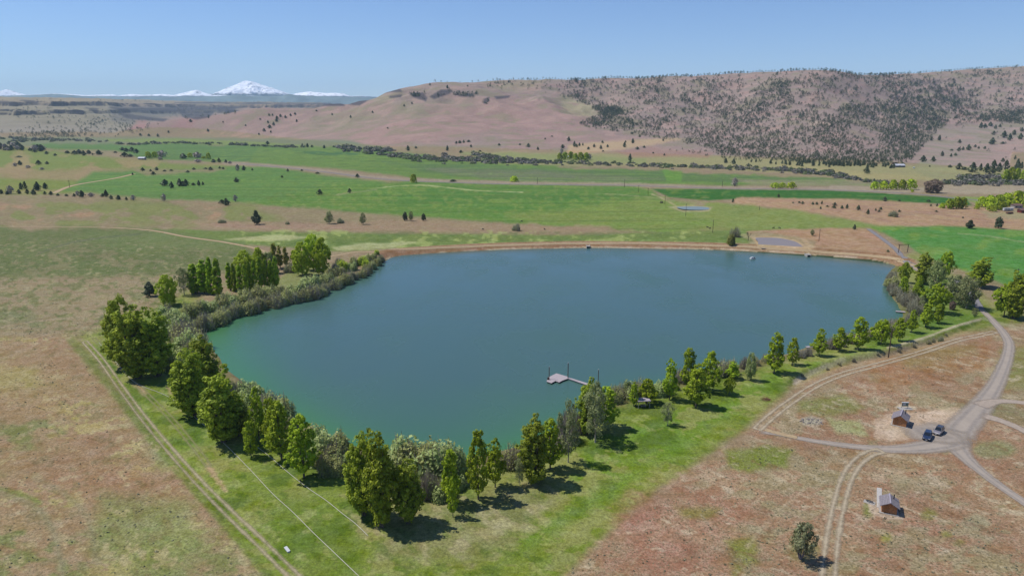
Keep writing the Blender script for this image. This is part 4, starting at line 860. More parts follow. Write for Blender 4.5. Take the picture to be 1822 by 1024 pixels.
for kind, px, py, top, hw, lab in [
 ('cottonwood',222,652,523,32,'dark green cottonwood furthest back in the leftmost clump by the lake'),
 ('cottonwood',247,672,541,42,'large leafy cottonwood standing in front in the leftmost clump by the lake'),
 ('cottonwood',281,668,545,34,'dark cottonwood on the right side of the leftmost clump by the lake'),
 ('cottonwood',368,708,596,33,'cottonwood behind the two big ones on the left shore, reaching over the water'),
 ('cottonwood',344,740,620,38,'full green cottonwood on the left shore beside the white pipe, left of a broader one'),
 ('cottonwood',400,785,652,44,'broad grey-green cottonwood on the left shore, largest of its group of three'),
 ('cottonwood',424,775,700,24,'shaded low cottonwood tucked against the broad grey-green one'),
 ('poplar',447,812,748,15,'small green poplar beside the white pipe, left of the taller poplars'),
 ('poplar',462,786,689,17,'slender poplar behind the small one at the start of the white pipe'),
 ('poplar',486,800,708,18,'poplar between two others at the upper end of the short white pipe'),
 ('poplar',501,816,714,24,'upright green poplar second from the front in the row along the short white pipe'),
 ('poplar',541,849,738,28,'leafy poplar nearest the middle of the short white pipe'),
 ('cottonwood',648,915,768,34,'left tree of the tall cottonwood clump at the nearest corner of the lake'),
 ('cottonwood',678,936,762,38,'tallest grey-green cottonwood of the clump at the nearest corner of the lake'),
 ('cottonwood',728,930,812,31,'darker right-hand cottonwood of the clump at the nearest corner of the lake'),
 ('poplar',803,896,800,20,'dark upright poplar behind a small bright sapling on the near lawn'),
 ('poplar',806,919,848,11,'small bright green sapling in front of a dark poplar on the near lawn'),
 ('poplar',851,888,765,24,'tall poplar on the near lawn right of the sapling'),
 ('poplar',881,866,779,19,'poplar standing close behind the tall one on the near lawn'),
 ('cottonwood',950,857,738,33,'large oval grey-green tree on the near lawn left of the white birch'),
 ('poplar',979,834,745,22,'narrower tree close on the right of the large oval grey-green tree'),
 ('sparse',925,862,812,9,'small thin sapling at the left foot of the large oval grey-green tree'),
 ('sparse',1011,822,714,17,'thin white-trunked birch-like tree with sparse leaves on the near lawn'),
 ('cottonwood',1047,771,672,25,'green tree in front of the dock walkway, left of its clump'),
 ('sparse',1059,787,682,22,'pale grey half-bare tree in the middle of the clump by the dock'),
 ('poplar',1077,761,688,24,'green tree on the right side of the clump by the dock'),
 ('poplar',1127,722,679,9,'small dark poplar just left of the picnic shelter'),
 ('round',1151,716,675,17,'round bushy green tree behind the picnic shelter'),
 ('poplar',1191,711,638,15,'tall oval poplar first on the right of the picnic shelter'),
 ('sparse',1188,756,714,11,'small olive sapling standing alone on the lawn in a bare ring of soil'),
 ('poplar',1223,690,619,15,'back left poplar of the dense group of three right of the shelter'),
 ('poplar',1238,723,648,22,'front poplar of the dense group of three right of the shelter'),
 ('poplar',1261,696,624,21,'dark back right poplar of the dense group of three right of the shelter'),
 ('poplar',1303,673,643,13,'small round poplar right of the dense group of three'),
 ('round',1297,703,669,9,'tiny light green sapling in front of the small round poplar'),
 ('silver',1334,676,628,10,'pale grey-green young tree at the water edge'),
 ('poplar',1377,664,592,18,'tall broad poplar on the right shore lawn, next to a smaller one'),
 ('poplar',1409,649,600,13,'smaller poplar right of the tall broad one on the right shore'),
 ('poplar',1457,633,584,13,'pointed poplar alone in the middle of the right shore row'),
 ('poplar',1493,624,582,13,'rounded small poplar right of the pointed one'),
 ('poplar',1526,622,564,17,'tallest poplar of the right shore row, next left of the dark pole'),
 ('round',1567,613,569,17,'greyish broad tree immediately behind the dark wooden pole'),
 ('poplar',1598,607,565,12,'dark green poplar right of the wooden pole'),
 ('poplar',1621,591,551,10,'narrow dark poplar near the small dock on the right shore'),
 ('poplar',1646,582,540,12,'medium green poplar right of the small dock'),
 ('poplar',1668,575,541,10,'small round-topped poplar in front of the dense dark tree at the right end'),
 ('round',1664,556,505,20,'dense dark green tree at the right end of the lake'),
 ('cottonwood',1641,505,449,19,'yellow-green tree at the far right corner of the lake'),
 ('silver',1663,517,463,15,'grey-green tree right beside the yellow-green one at the far right corner'),
 ('round',1681,496,448,14,'dark crowned tree at the far end of the right-hand grove'),
 ('round',1608,503,466,10,'small green tree at the upper right water edge'),
 ('round',1606,527,493,9,'low green tree on the right bank below the smaller one'),
 ('ghost',1694,540,490,19,'leafless brownish tree in the middle of the right-hand grove'),
 ('poplar',1632,532,490,10,'light green slim tree inside the right-hand grove'),
 ('cottonwood',1744,511,456,24,'large olive-green tree beside the road, behind the gnarled one'),
 ('ghost',1719,548,490,22,'gnarled half-bare tree at the edge of the paved road'),
 ('round',1786,563,503,20,'dark green tree on the right of the road, front one of the pair'),
 ('cottonwood',1802,566,482,25,'tall olive tree at the right edge, rear one of the pair by the road'),
 ('ghost',1734,563,548,6,'tiny budding sapling on the lawn beside the road'),
 ('pink',1694,551,536,6,'tiny pinkish sapling on the lawn in the right-hand grove'),
 ('ghost',1642,553,524,9,'pale budding tree between the reeds and the dark tree on the right'),
 ('juniper',267,527,500,12,'round dark juniper alone on the grass behind the left clump'),
 ('bright',300,543,489,19,'bright lime-green tree on the left right of the round dark juniper'),
 ('sparse',328,525,476,12,'thin leafless-looking tree beside the first lombardy poplar'),
 ('bright',558,480,417,19,'back tree of the vivid green pair above the willows'),
 ('bright',538,489,430,17,'left front tree of the vivid green clump above the willows'),
 ('bright',574,487,424,16,'right tree of the vivid green clump above the willows'),
 ('round',525,474,445,9,'small dark tree left of the vivid green clump'),
 ('bright',436,492,445,18,'broad yellow-green tree behind the lombardy poplar row'),
 ('bright',462,488,441,13,'pointed yellow-green tree behind the middle of the lombardy row'),
 ('silver',480,486,448,12,'greyish green tree behind the lombardy row'),
 ('yellow',489,478,434,7,'bright yellow young poplar, left one of the yellow pair'),
 ('yellow',499,476,436,6,'bright yellow young poplar, right one of the yellow pair'),
 ('yellow',509,474,440,6,'yellowish slim poplar next to the vivid green clump'),
 ('greybush',516,484,462,13,'grey bushy shrub left of the vivid green clump'),
 ]:
    place(kind, px, py, top, hw, lab, None, 'shrub' if 'shrub' in lab else 'tree')
for px, py, top, hw in [(347,521,469,11),(364,522,462,10),(377,524,460,7),(389,526,459,8)]: place('lombardy', px, py, top, hw, 'dark lombardy poplar', 'in the left block of four', 'tree', 'lombardy poplars in the left block')
for i, (px, py, top, hw) in enumerate([(410,516,467,6),(418,519,470,5),(428,521,472,5),(438,522,470,5.5),(446,519,466,5),(454,517,464,5),(464,515,456,6),(474,514,463,5),(483,513,462,5.5),(492,511,456,6)]): place('lombardy', px, py, top, hw, 'slim lombardy poplar', 'in the long row of ten', 'tree', 'lombardy poplars in the long row')
# shore shrubs, along the bank
def shrubs(pts, kinds, area, n, hpx, jit=6, desc=None):
    c = catmull(pts, 8); s_ = np.concatenate([[0], np.cumsum(np.hypot(*np.diff(c[:, :2], axis=0).T))]); t = (np.arange(n)+.5)/n*s_[-1]
    names = dict(willow='pale green willow shrub', greenwillow='silvery green willow shrub', limewillow='lime green willow shrub', purple='bare purplish grey shrub', mixed='grey-green half-leafed shrub', palebrush='straw-coloured reed clump', greenbush='leafy green shrub', greybush='grey shrub')
    for k, q_ in enumerate(t):
        x = np.interp(q_, s_, c[:, 0])+R_.uniform(-jit, jit); y = np.interp(q_, s_, c[:, 1])+R_.uniform(-jit, jit)*.35; kd = kinds[(k*5+R_.randrange(2)) % len(kinds)] if len(kinds) > 1 else kinds[0]
        h = np.interp(q_, s_, c[:, 2]) if c.shape[1] > 2 else hpx; h *= R_.uniform(.8, 1.2)
        place(kd, float(x), float(y), float(y-h), float(h*R_.uniform(.5, .68)), names[kd], area, 'shrub', 'shrubs '+area)
shrubs([(682,462,14),(655,488,20),(625,502,22),(590,516,24),(568,528,26),(535,538,30),(500,546,32),(455,556,32),(415,566,30),(375,584,32),(345,590,30)], ['mixed','willow','mixed','willow','purple'], 'on the upper left waterline', 38, 26, 4)
shrubs([(676,452,13),(650,470,18),(620,480,22),(605,492,26)], ['greenwillow','limewillow','willow','greenwillow'], 'on the upper left point', 11, 20, 8)
shrubs([(600,500,30),(560,512,30),(510,532,36),(470,534,38),(420,546,34),(370,556,34),(330,566,34)], ['willow','greenwillow','mixed','greenwillow','willow'], 'behind the upper left waterline', 18, 30, 6)
shrubs([(596,474,18),(608,480,22),(590,486,22)], ['purple'], 'right of the vivid green trees', 4, 22, 3)
shrubs([(300,560,28),(312,590,45),(325,615,55),(340,640,60),(318,655,40)], ['mixed','greenwillow','purple','willow','willow'], 'between the left clump and the water', 14, 44, 10)
shrubs([(415,705,36),(440,715,48),(455,730,48),(485,745,52),(515,762,50)], ['purple','willow','greenwillow'], 'behind the poplars on the left shore', 12, 40, 6)
shrubs([(560,795,50),(575,812,60),(592,822,66),(608,812,60),(585,840,44),(610,835,44)], ['willow','mixed','greenwillow','willow'], 'left of the tallest cottonwoods', 8, 46, 6)
shrubs([(704,842,72),(725,850,80),(752,852,84),(780,850,80),(812,844,72)], ['willow','greenwillow','purple','greenwillow','mixed'], 'at the nearest water edge', 14, 62, 8)
shrubs([(705,872,40),(740,882,50),(778,884,46),(828,862,40)], ['mixed','greenwillow','purple'], 'just behind the nearest lawn poplars', 6, 44, 8)
shrubs([(900,830,40),(916,826,46),(990,800,40),(1002,790,50),(1022,770,50),(1035,760,40)], ['purple','mixed','purple'], 'at the water edge left of the dock', 7, 40, 5)
shrubs([(1086,716,38),(1098,712,40),(1112,706,36),(1168,702,30),(1205,690,28)], ['willow','mixed','greenwillow','mixed'], 'at the water edge right of the dock', 8, 36, 6)
shrubs([(1204,680,32),(1245,674,28),(1285,668,30),(1322,656,26),(1345,648,22),(1395,636,16)], ['mixed','purple','willow','mixed'], 'behind the three dense poplars', 9, 26, 5)
shrubs([(1420,636,14),(1436,632,18),(1444,630,18)], ['purple'], 'left of the pointed poplar', 3, 16, 3)
shrubs([(1470,620,26),(1480,618,28),(1505,612,22),(1512,606,20)], ['mixed','purple'], 'beside the tallest poplar of the right row', 4, 22, 4)
shrubs([(1545,602,22),(1556,598,28),(1580,592,28),(1590,585,22),(1605,582,20),(1618,574,22)], ['purple','mixed','greybush'], 'near the wooden pole on the bank', 8, 24, 4)
shrubs([(1586,486,10),(1586,500,18),(1590,516,26),(1598,528,24),(1612,540,24),(1622,552,26),(1634,560,24),(1610,512,20)], ['palebrush','palebrush','willow'], 'on the reedy right-hand shore', 16, 22, 4)
shrubs([(1420,676,9),(1450,662,8),(1500,646,8),(1570,632,9),(1620,620,9),(1660,608,8),(1700,592,7)], ['palebrush','palebrush','mixed'], 'along the ditch bank', 9, 8, 9)
# scattered far trees: kind, base px, base py, height px, half width px
def grp(area, items, desc_of=dict(mjun='dark juniper', mgrey='leafless grey tree', mgreen='dull green tree', mlime='bright green tree', mconif='dark conifer', juniper='dark juniper', greybush='low grey shrub')):
    for it in items:
        kd, px, py, h = it[:4]; hw = it[4] if len(it) > 4 else h*.42
        place(kd, px, py, py-h, hw, desc_of.get(kd, kd), area, 'shrub' if 'shrub' in desc_of.get(kd, '') else 'tree', 'trees '+area)
J, G_ = 'mjun', 'mgrey'
grp('along the stony ditch on the left', [(G_,19,345,14),(J,34,345,8,4),(J,38,337,12,4),(J,45,336,13,4),(J,49,345,9,4),(J,60,346,9,6),(J,67,339,15),(J,81,336,11),(J,80,346,6,3),(J,91,347,7,4),(J,146,351,12,6),(G_,138,348,8,4),(G_,162,350,7,5),(J,132,350,6,3),(J,189,350,12,5),(J,183,350,6,4),(J,198,354,7,4),(J,211,355,8,5),(J,225,356,6,3),(G_,237,356,9,4),(G_,292,358,13,4),(J,3,345,8,4),(J,13,346,6,4),(J,103,348,4,4),(J,118,349,4,4)])
grp('in the green field on the left', [(J,294,331,12,7),(J,306,335,12,4.5),(J,320,331,13,6),(J,331,331,12,6),(J,344,330,5,4),(J,354,330,9,4),(J,361,329,6,3),(J,326,331,9,6),(J,421,324,8,6)])
grp('on the slope at the upper left', [(J,36,294,8,5),(J,69,293,8,5),(J,84,292,5,4),(G_,27,296,6,4),(G_,50,299,5,5),(G_,75,302,4,4),(J,62,271,4,4),(J,83,274,5,4),(J,98,277,4,4),(J,34,280,3,6)])
grp('beyond the left green field', [(J,254,304,6,4),(J,273,311,6,4),(J,279,303,6,4),(J,236,311,4,2),(J,334,307,4,4),(J,268,305,4,3),(G_,423,304,11,4),(J,434,303,8,4),(J,449,303,4,2),(J,391,300,4,3),(J,397,301,4,3),(J,375,303,6,5),(J,345,302,4,4),(J,305,304,3,4),(J,293,305,3,4),(J,366,301,3,4)])
grp('around the white-roofed building', [('mgreen',264,281,11,7),('mgreen',275,280,10,6),(G_,288,279,11,8),(J,326,282,9,8),(G_,351,281,10,8),('mgreen',371,283,11,6),(G_,352,289,6,6),(J,380,289,6,5),(J,390,289,8,4),(J,402,290,6,3),(G_,409,291,4,4),('mgreen',338,280,8,6),(G_,285,284,5,5),('mgreen',362,282,4,5)])
grp('on the rocky knoll left of the farm', [(J,149,277,9,5),(J,133,275,7,6),(J,141,274,8,6),(J,120,273,5,5),(J,158,274,7,5),(J,165,276,4,2),(J,176,276,9,6),(J,218,268,6,5),(J,225,270,7,5),(J,235,270,8,6),(J,243,273,8,5),(J,222,279,8,7),(J,232,279,5,5),(J,205,272,3,4)])
rk2 = random.Random(4); grp('on the far left knoll', [((J, G_)[i % 3 == 2], rk2.uniform(-4, 80), 0, rk2.uniform(7, 11), 5) for i in range(0)])
its = []
for i in range(30):
    x = rk2.uniform(-5, 82); y = 268-rk2.uniform(0, 14)*(1-x/110)+x*.02; its.append(((J, J, G_)[i % 3], x, y, rk2.uniform(5, 9), rk2.uniform(4, 6)))
grp('on the far left knoll', its)
grp('on the dry plain above the lake', [(J,403,365,12,7),(J,395,362,7,6),(G_,419,358,11,4),('greybush',396,396,8,9),('juniper',457,399,25,9),(J,569,346,9,6),(J,622,343,8,4),('greybush',511,399,7,5),('ghost',586,398,22,8),('greybush',606,397,13,8),('ghost',646,399,20,6),('juniper',721,392,16,5.5),('ghost',731,393,17,5),('juniper',754,392,13,5),('greybush',919,410,16,10)])
grp('beside the highway', [(J,512,305,5,3),(J,502,316,4,3),(J,636,316,7,4),('mgreen',736,325,15,7),(J,806,323,4,7),('mlime',915,323,10,9),(G_,1307,331,14,6),(J,565,309,3,5),('mlime',1379,335,10,9),('mlime',1392,335,10,7),('mlime',1408,335,11,9),(J,1385,351,6,3),(J,537,304,3,3)])
grp('at the foot of the brown hill', [(J,726,268,9,4),(J,796,268,9,3),(J,820,272,5,4),(J,838,262,5,3),(J,812,256,5,2.5),(J,818,255,5,4),(J,825,254,5,3),(J,834,253,4,4),(J,692,265,4,3),(J,673,269,4,3),(J,577,264,6,3),(J,547,262,7,3),(J,538,260,5,2),(J,476,257,6,4),(J,740,264,4,3),(J,888,259,4,3),(J,594,262,3,3),(J,555,262,4,3),(J,611,262,5,4),(J,854,270,3,3)])
grp('high on the brown hill', [(J,733,185,4,2),(J,719,189,4,2),(J,663,201,4,2),(J,624,210,5,2.5),(J,591,205,4,2),(J,563,198,3,2),(J,528,217,5,2),(J,690,229,3,2),(J,371,210,4,2),(J,339,217,5,3),(J,370,234,5,2.5),(J,397,218,3,1.5),(J,437,224,3,2),(J,250,241,4,3),(J,265,242,4,3),(J,281,243,5,3),(J,300,236,4,2),(J,765,152,4,2),(J,832,154,3,2),(J,872,154,4,2),(J,905,147,4,2),(J,796,157,6,2.5)])
grp('in the hill gully', [(J,525,204,4,3),(J,517,206,4,2.5),(J,508,210,5,2.5),(J,499,208,5,3),(J,493,212,6,3),(J,487,223,6,3),(J,480,228,6,4),(J,470,234,6,3),(J,477,219,5,2),(J,482,236,4,2),(J,461,240,4,2),(J,463,213,3,2),(J,479,206,4,2),(J,485,206,4,2),(J,492,216,5,3)])
grp('below the wooded hill', [(J,940,262,7,4),(J,957,267,6,2.5),(J,1001,264,7,4),(J,1012,251,8,3.5),(J,1022,261,10,3.5),(J,1026,262,6,3),(J,1031,260,6,2.5),(J,1037,259,5,2),(J,1057,262,6,3),(J,1047,266,5,3),(J,1069,265,7,3.5),(J,1072,255,5,2.5),(J,1081,262,5,3),(J,1111,262,9,4),(J,1126,255,9,3),(J,1138,244,5,2.5),(J,1180,251,4,2),(J,1134,266,5,4),(J,1121,286,12,4),(J,1291,290,9,4),(J,1305,292,9,5),(J,1113,254,4,2),(J,970,248,3,2),(J,925,258,3,3),(J,1146,263,4,3),(J,1162,273,3,2),(J,1182,277,4,2),(J,1073,270,3,2),(J,1332,294,4,2),(J,982,243,2,3)])
grp('on the bare right slope', [(J,1542,309,13,6),(J,1642,288,11,6),(J,1660,288,10,4),(J,1676,278,9,3.5),(J,1692,279,6,2.5),(J,1723,267,10,5),(J,1706,269,7,4),(J,1713,267,6,3),(J,1765,257,12,5.5),(J,1752,265,5,3),(J,1735,262,5,2.5),(J,1741,265,5,2),(J,1707,255,7,3),(J,1657,250,7,3),(J,1671,250,10,3),(J,1768,240,7,3.5),(J,1786,245,12,5),(J,1796,250,12,4.5),(J,1815,248,11,5),(J,1804,240,9,4),(J,1745,228,10,4),(J,1752,228,8,4),(J,1762,224,7,4.5),(J,1771,229,7,3.5),(J,1779,226,5,3),(J,1700,277,5,4),(J,1784,256,4,4),(J,1693,268,3,4),(J,1818,234,7,4),(J,1573,293,4,3),(J,1579,294,6,3),(J,1654,297,3,2)])
grp('in the dark right-hand stand', [('mconif',1730,306,17,7),('mconif',1744,304,13,4),('mconif',1755,308,17,6),('mconif',1766,308,23,7),('mconif',1777,306,16,6),('mconif',1789,302,17,6),('mconif',1809,303,20,6),('mconif',1817,300,12,4),('mconif',1784,288,7,4),('mconif',1706,301,11,6),('mconif',1716,302,5,6),('mconif',1806,284,8,2),(J,1690,298,5,4)])
grp('in the green grove beyond the highway', [('mlime',1556,337,14,8),('mlime',1572,337,15,9),('mlime',1588,337,17,9),('mgreen',1604,337,17,9),('mlime',1620,337,18,10),('mlime',1623,342,6,3)])
grp('on the brown knoll at right', [(J,1527,374,9,4),(J,1544,381,9,3.5),(J,1507,371,8,3),(J,1498,371,6,3),(J,1485,366,6,4),(J,1460,372,5,2),(J,1462,363,6,2),(J,1453,364,5,3),(J,1446,364,5,3),(J,1428,363,5,3),(J,1484,370,4,5),(J,1472,368,3,3),(J,1558,375,5,2),(J,1567,373,5,3),(J,1564,377,4,3),(J,1422,361,3,3),(J,1411,361,2,3),(J,1574,358,8,4.5),(J,1652,359,4,4),(J,1600,358,3,3),(J,1304,360,7,3),('greybush',1588,385,15,10),(J,1600,377,4,3),('greybush',1177,361,6,4)])
grp('on dry ground below the farm', [('juniper',1725,406,15,8),('juniper',1776,406,21,8),(J,1520,408,9,3.5),('ghost',1445,419,11,4),(J,1580,448,4,3),(J,1666,377,3,3),(J,1656,367,4,2),(J,1667,367,5,2),(J,1713,388,3,2)])
grp('by the right-hand farm', [('mgreen',1688,371,17,9),('mgreen',1701,371,20,10),('mgreen',1712,371,19,8),(J,1691,370,10,5),('mlime',1676,370,9,6),('mlime',1746,368,18,9),('mlime',1760,372,24,12),('mgreen',1776,371,24,11),('mlime',1790,366,22,12),('mlime',1808,366,26,14),('mgreen',1766,376,12,8),('mgreen',1822,368,24,10),('mgreen',1782,374,16,8),('mlime',1738,372,10,5),(J,1737,369,7,3)])
grp('in the pale riverside stand', [('mgreen',1788,322,20,7),('mgreen',1797,322,24,7),('mgreen',1808,322,22,7),('mgreen',1819,323,20,7)])
grp('in the homestead grove', [('mgreen',996,284,12,6),('mgreen',1005,284,13,6),('mgreen',1015,283,13,6),('mgreen',1024,285,12,6),('mgreen',1033,285,14,7),('mgreen',1043,285,13,7),(G_,1048,284,10,5),(G_,999,274,9,4)])
place('pink', 1660, 343, 320, 17, 'rosy leafless-looking spreading tree right of the bright green grove', None)
place('olivebush', 1300, 434, 411, 12, 'olive-green bushy willow right behind the dam', None, 'shrub'); place('greybush', 1308, 421, 400, 13, 'large grey leafless bush behind the olive one near the pond', None, 'shrub')
place('bare', 1331, 428, 409, 7, 'small bare twisted tree beside the grey pond', None); place('sage', 1424, 994, 930, 24, 'grey gnarled bush with thin olive foliage alone on the red dirt', None, 'shrub')
place('greybush', 1674, 607, 594, 6, 'round grey bush on the ditch bank', None, 'shrub'); place('mixed', 1660, 609, 598, 5, 'small straw-coloured bush left of the round grey one', None, 'shrub')
# wooded slope: nearest junipers are individuals, the mass above them is one object
DENS = [([(955,143),(1100,137),(1200,133),(1320,126),(1450,121),(1530,131),(1700,124),(1822,116),(1822,205),(1760,214),(1690,215),(1652,250),(1622,284),(1500,296),(1400,288),(1300,276),(1240,258),(1190,250),(1130,240),(1045,228),(1030,220),(1070,200),(1050,190),(985,168),(955,165)], 10000),
        ([(1180,262),(1400,275),(1625,285),(1600,300),(1400,296),(1300,285),(1190,268)], 330), ([(1050,190),(1095,190),(1110,200),(1060,226),(1030,222),(1065,205)], 420),
        ([(1200,250),(1330,272),(1480,282),(1400,290),(1290,280)], 260), ([(1700,205),(1822,190),(1822,222),(1760,216),(1700,225)], 260),
        ([(860,140),(960,139),(960,160),(870,160)], 55), ([(800,165),(850,165),(845,174),(815,172)], 60), ([(726,166),(755,166),(760,180),(735,172)], 45), ([(765,172),(800,160),(800,166),(775,176)], 30), ([(855,185),(870,176),(868,186)], 14),
        ([(1690,205),(1822,198),(1822,300),(1680,260)], 24),
        ([(30,190),(240,196),(330,206),(240,238),(120,246),(20,236)], 170), ([(60,205),(210,205),(250,236),(200,244),(120,226)], 110), ([(0,232),(200,236),(210,244),(0,246)], 90), ([(300,190),(430,188),(420,202),(330,212)], 90), ([(0,176),(600,181),(600,184),(0,180)], 60)]
def inpoly(px, py, poly):
    _, i_ = seg_dist(np.array([px]), np.array([py]), poly); return bool(i_[0])
cand = []
rj = np.random.default_rng(77)
for poly, n in DENS:
    p = np.array(poly, float); k = 0; xs = rj.uniform(p[:, 0].min(), p[:, 0].max(), n*4); ys_ = rj.uniform(p[:, 1].min(), p[:, 1].max(), n*4)
    _, ins = seg_dist(xs, ys_, p); nz = fbm(xs/55, ys_/22, 91, 4)+fbm(xs/14, ys_/8, 95, 2)*.5; ok = ins & (rj.uniform(size=len(xs)) < np.clip(.5+nz*2.2+(ys_-190)/220*(n > 5000), .12, 1))
    for x, y in zip(xs[ok], ys_[ok]):
        if k >= n: break
        w = hit(float(x), float(y)); 
        if w[1] < 900: continue
        cand.append((math.hypot(w[0], w[1]), w, float(x), n >= 260)); k += 1
for x in np.arange(730, 1822, 5.5):           # skyline trees
    yl = float(np.interp(x, [c[0] for c in COLS], [c[3] for c in COLS])); 
    if rj.uniform() < np.interp(x, [730, 900, 960, 1822], [.12, .35, .9, 1]): w = hit(float(x), yl+1.5); cand.append((math.hypot(w[0], w[1]), w, float(x), True))
cand.sort(key=lambda c: c[0]); NIND = 140
dense = [c for c in cand if c[3]]; ind = dense[:NIND]; rest = [c for c in cand if c not in ind]
for c in ind:
    pr = PROTO['mjun'][R_.randrange(5)]; o = copy_tree(pr[0]); s_ = R_.uniform(.7, 1.2)
    o.location = (c[1][0], c[1][1], c[1][2]-.2); o.rotation_euler = (0, 0, R_.uniform(0, 6.28)); o.scale = (s_, s_, s_*R_.uniform(.85, 1.2))
    tag(o, 'dark juniper among many alike along the lower edge of the wooded hillside', 'tree', 'junipers along the lower edge of the wooded hillside')
def forest(cs, name, label, seed):
    rng = np.random.default_rng(seed); base = []
    for k in range(6):
        v, q_, t = small_juniper(300+k, n=26); v = v*np.array([1.12, 1.12, .78]); base.append((leafs := v, q_, t))
    V = []; Q = []; T_ = []; n = 0
    for i, c in enumerate(cs):
        v, q_, t = base[i % 6]; s_ = rng.uniform(.75, 1.5)*min(1.85, max(.95, c[0]/1750)); a = rng.uniform(0, 6.28); ca, sa = math.cos(a), math.sin(a)
        vv = np.stack([(v[:, 0]*ca-v[:, 1]*sa)*s_, (v[:, 0]*sa+v[:, 1]*ca)*s_, v[:, 2]*s_*rng.uniform(.85, 1.15)], -1)+np.array([c[1][0], c[1][1], c[1][2]-.3])
        V.append(vv); Q.append(q_+n); T_.append(np.clip(t*.8+rng.uniform(-.2, .3), 0, 1)); n += len(v)
    o = mesh_obj(name, np.concatenate(V), np.concatenate(Q), L_jun); point_attr(o, 'tint', np.concatenate(T_), 'FLOAT'); return tag(o, label, 'woodland', kind='stuff')
forest(rest, 'juniper_woodland', 'dark juniper woodland dotted over the pink and brown hillsides', 5)
# bands of riverside willows (a thicket nobody could count)
def thicket(name, bands, label, seed, mats):
    rng = np.random.default_rng(seed); parts = []
    for pts, n, wpx, hpx in bands:
        c = catmull(pts, 8); s_ = np.concatenate([[0], np.cumsum(np.hypot(*np.diff(c[:, :2], axis=0).T))])
        for k in range(n):
            q_ = rng.uniform(0, s_[-1]); x = np.interp(q_, s_, c[:, 0]); y = np.interp(q_, s_, c[:, 1])+rng.normal()*wpx; w = hit(float(x), float(y)); r = hpx*rng.uniform(.6, 1.3)*math.hypot(*w[:2])/F
            m = 46; d = unit(rng.normal(size=(m, 3))); d[:, 2] = np.abs(d[:, 2]); cen = np.array(w)+d*np.array([r*1.3, r*1.3, r])*rng.uniform(.6, 1, (m, 1)); g_ = rng.uniform()
            v, qq, t = leaves(cen, unit(d+rng.normal(size=(m, 3))*.4), .3*r, np.clip(rng.uniform(0, 1)+rng.normal(size=m)*.2, 0, 1), rng, .8); parts.append((v, qq, t, 0 if g_ < .62 else (1 if g_ < .88 else 2)))
    V_, Q, T_, M = join(parts); o = mesh_obj(name, V_, Q, mats, mi=M); point_attr(o, 'tint', T_, 'FLOAT'); return tag(o, label, 'thicket', kind='stuff')
L_rw = leaf_mat('river_willow', (.11,.105,.085), (.23,.215,.18), .1); L_rg = leaf_mat('river_green', (.10,.14,.06), (.18,.23,.09)); L_rd = leaf_mat('river_dark', (.08,.095,.06), (.16,.18,.11))
thicket('riverside_thicket', [([(610,264),(660,272),(720,280),(800,284),(900,287),(960,289)], 210, 2.6, 4.5), ([(600,262),(640,265),(700,268)], 60, 1.2, 4), ([(840,276),(960,288),(1060,292),(1160,295),(1300,300),(1400,304),(1470,312),(1540,322),(1600,330)], 330, 1.6, 4), ([(1380,302),(1440,306),(1500,314)], 60, 2, 5), ([(1680,326),(1740,325),(1822,328)], 120, 2, 5), ([(1700,318),(1760,316),(1800,318)], 30, 2, 5), ([(780,283),(900,290),(1000,288)], 60, 1.5, 4)],
 'band of grey and green willows along the river across the valley', 8, [L_rw, L_rg, L_rd])
thicket('hedge_thicket', [([(205,256),(240,257),(300,255),(400,257),(460,260),(540,262)], 90, .8, 3.2), ([(0,246),(60,248),(120,249),(180,252)], 70, 1.2, 2.3), ([(20,252),(100,250),(190,252)], 30, 1.0, 2.4)], 'line of dark hedge shrubs along the far stream at the upper left', 9, [L_rd, L_rw, L_rg])
# low scrub clumps on the plains
def scrub():
    rng = np.random.default_rng(3); polys = [([(-100,410),(420,440),(330,520),(180,600),(-100,610)], 2600), ([(0,600),(130,610),(460,1024),(-60,1024)], 500), ([(1000,1024),(1320,790),(1430,700),(1740,610),(1822,640),(1822,1024)], 1500), ([(360,395),(700,388),(1100,404),(1100,412),(420,408)], 900), ([(1330,352),(1800,374),(1800,410),(1450,380)], 400), ([(60,640),(140,640),(140,745),(10,745)], 150)]
    C_ = []
    for p, n in polys:
        p = np.array(p, float); xs = rng.uniform(p[:, 0].min(), p[:, 0].max(), n*3); ys_ = rng.uniform(p[:, 1].min(), p[:, 1].max(), n*3); _, ins = seg_dist(xs, ys_, p)
        nz = fbm(xs/40, ys_/20, 55, 3); ok = ins & (rng.uniform(size=len(xs)) < np.clip(.5+nz*2.5, .02, 1)); xs, ys_ = xs[ok][:n], ys_[ok][:n]; w = P(xs, ys_); w[:, 2] = gz(w[:, 0], w[:, 1]); C_.append(w)
    C_ = np.concatenate(C_); ok = np.ones(len(C_), bool)
    for w_, hw_ in ROADS: ok &= seg_dist(C_[:, 0], C_[:, 1], w_, False)[0] > hw_+.8
    C_ = C_[ok]; n = len(C_); m = 7; r = .08+.22*rng.uniform(0, 1, n)**2; r = np.repeat(r, m)[:, None]; d = unit(rng.normal(size=(n*m, 3))); d[:, 2] = np.abs(d[:, 2])
    cen = np.repeat(C_, m, 0)+d*r*np.array([1, 1, .7]); v, q_, t = leaves(cen, unit(d+rng.normal(size=(n*m, 3))*.3), 1.0, np.repeat(rng.uniform(0, 1, n), m), rng, .8)
    v = (v.reshape(-1, 4, 3)-cen[:, None])*(r[:, None]*.7)+cen[:, None]
    o = mesh_obj('sagebrush_scrub', v.reshape(-1, 3), q_, leaf_mat('scrub_leaves', (.15,.155,.09), (.32,.31,.20), .3)); point_attr(o, 'tint', t, 'FLOAT'); tag(o, 'low grey-green sagebrush scrub scattered over the dry ground', 'scrub', kind='stuff')
scrub()
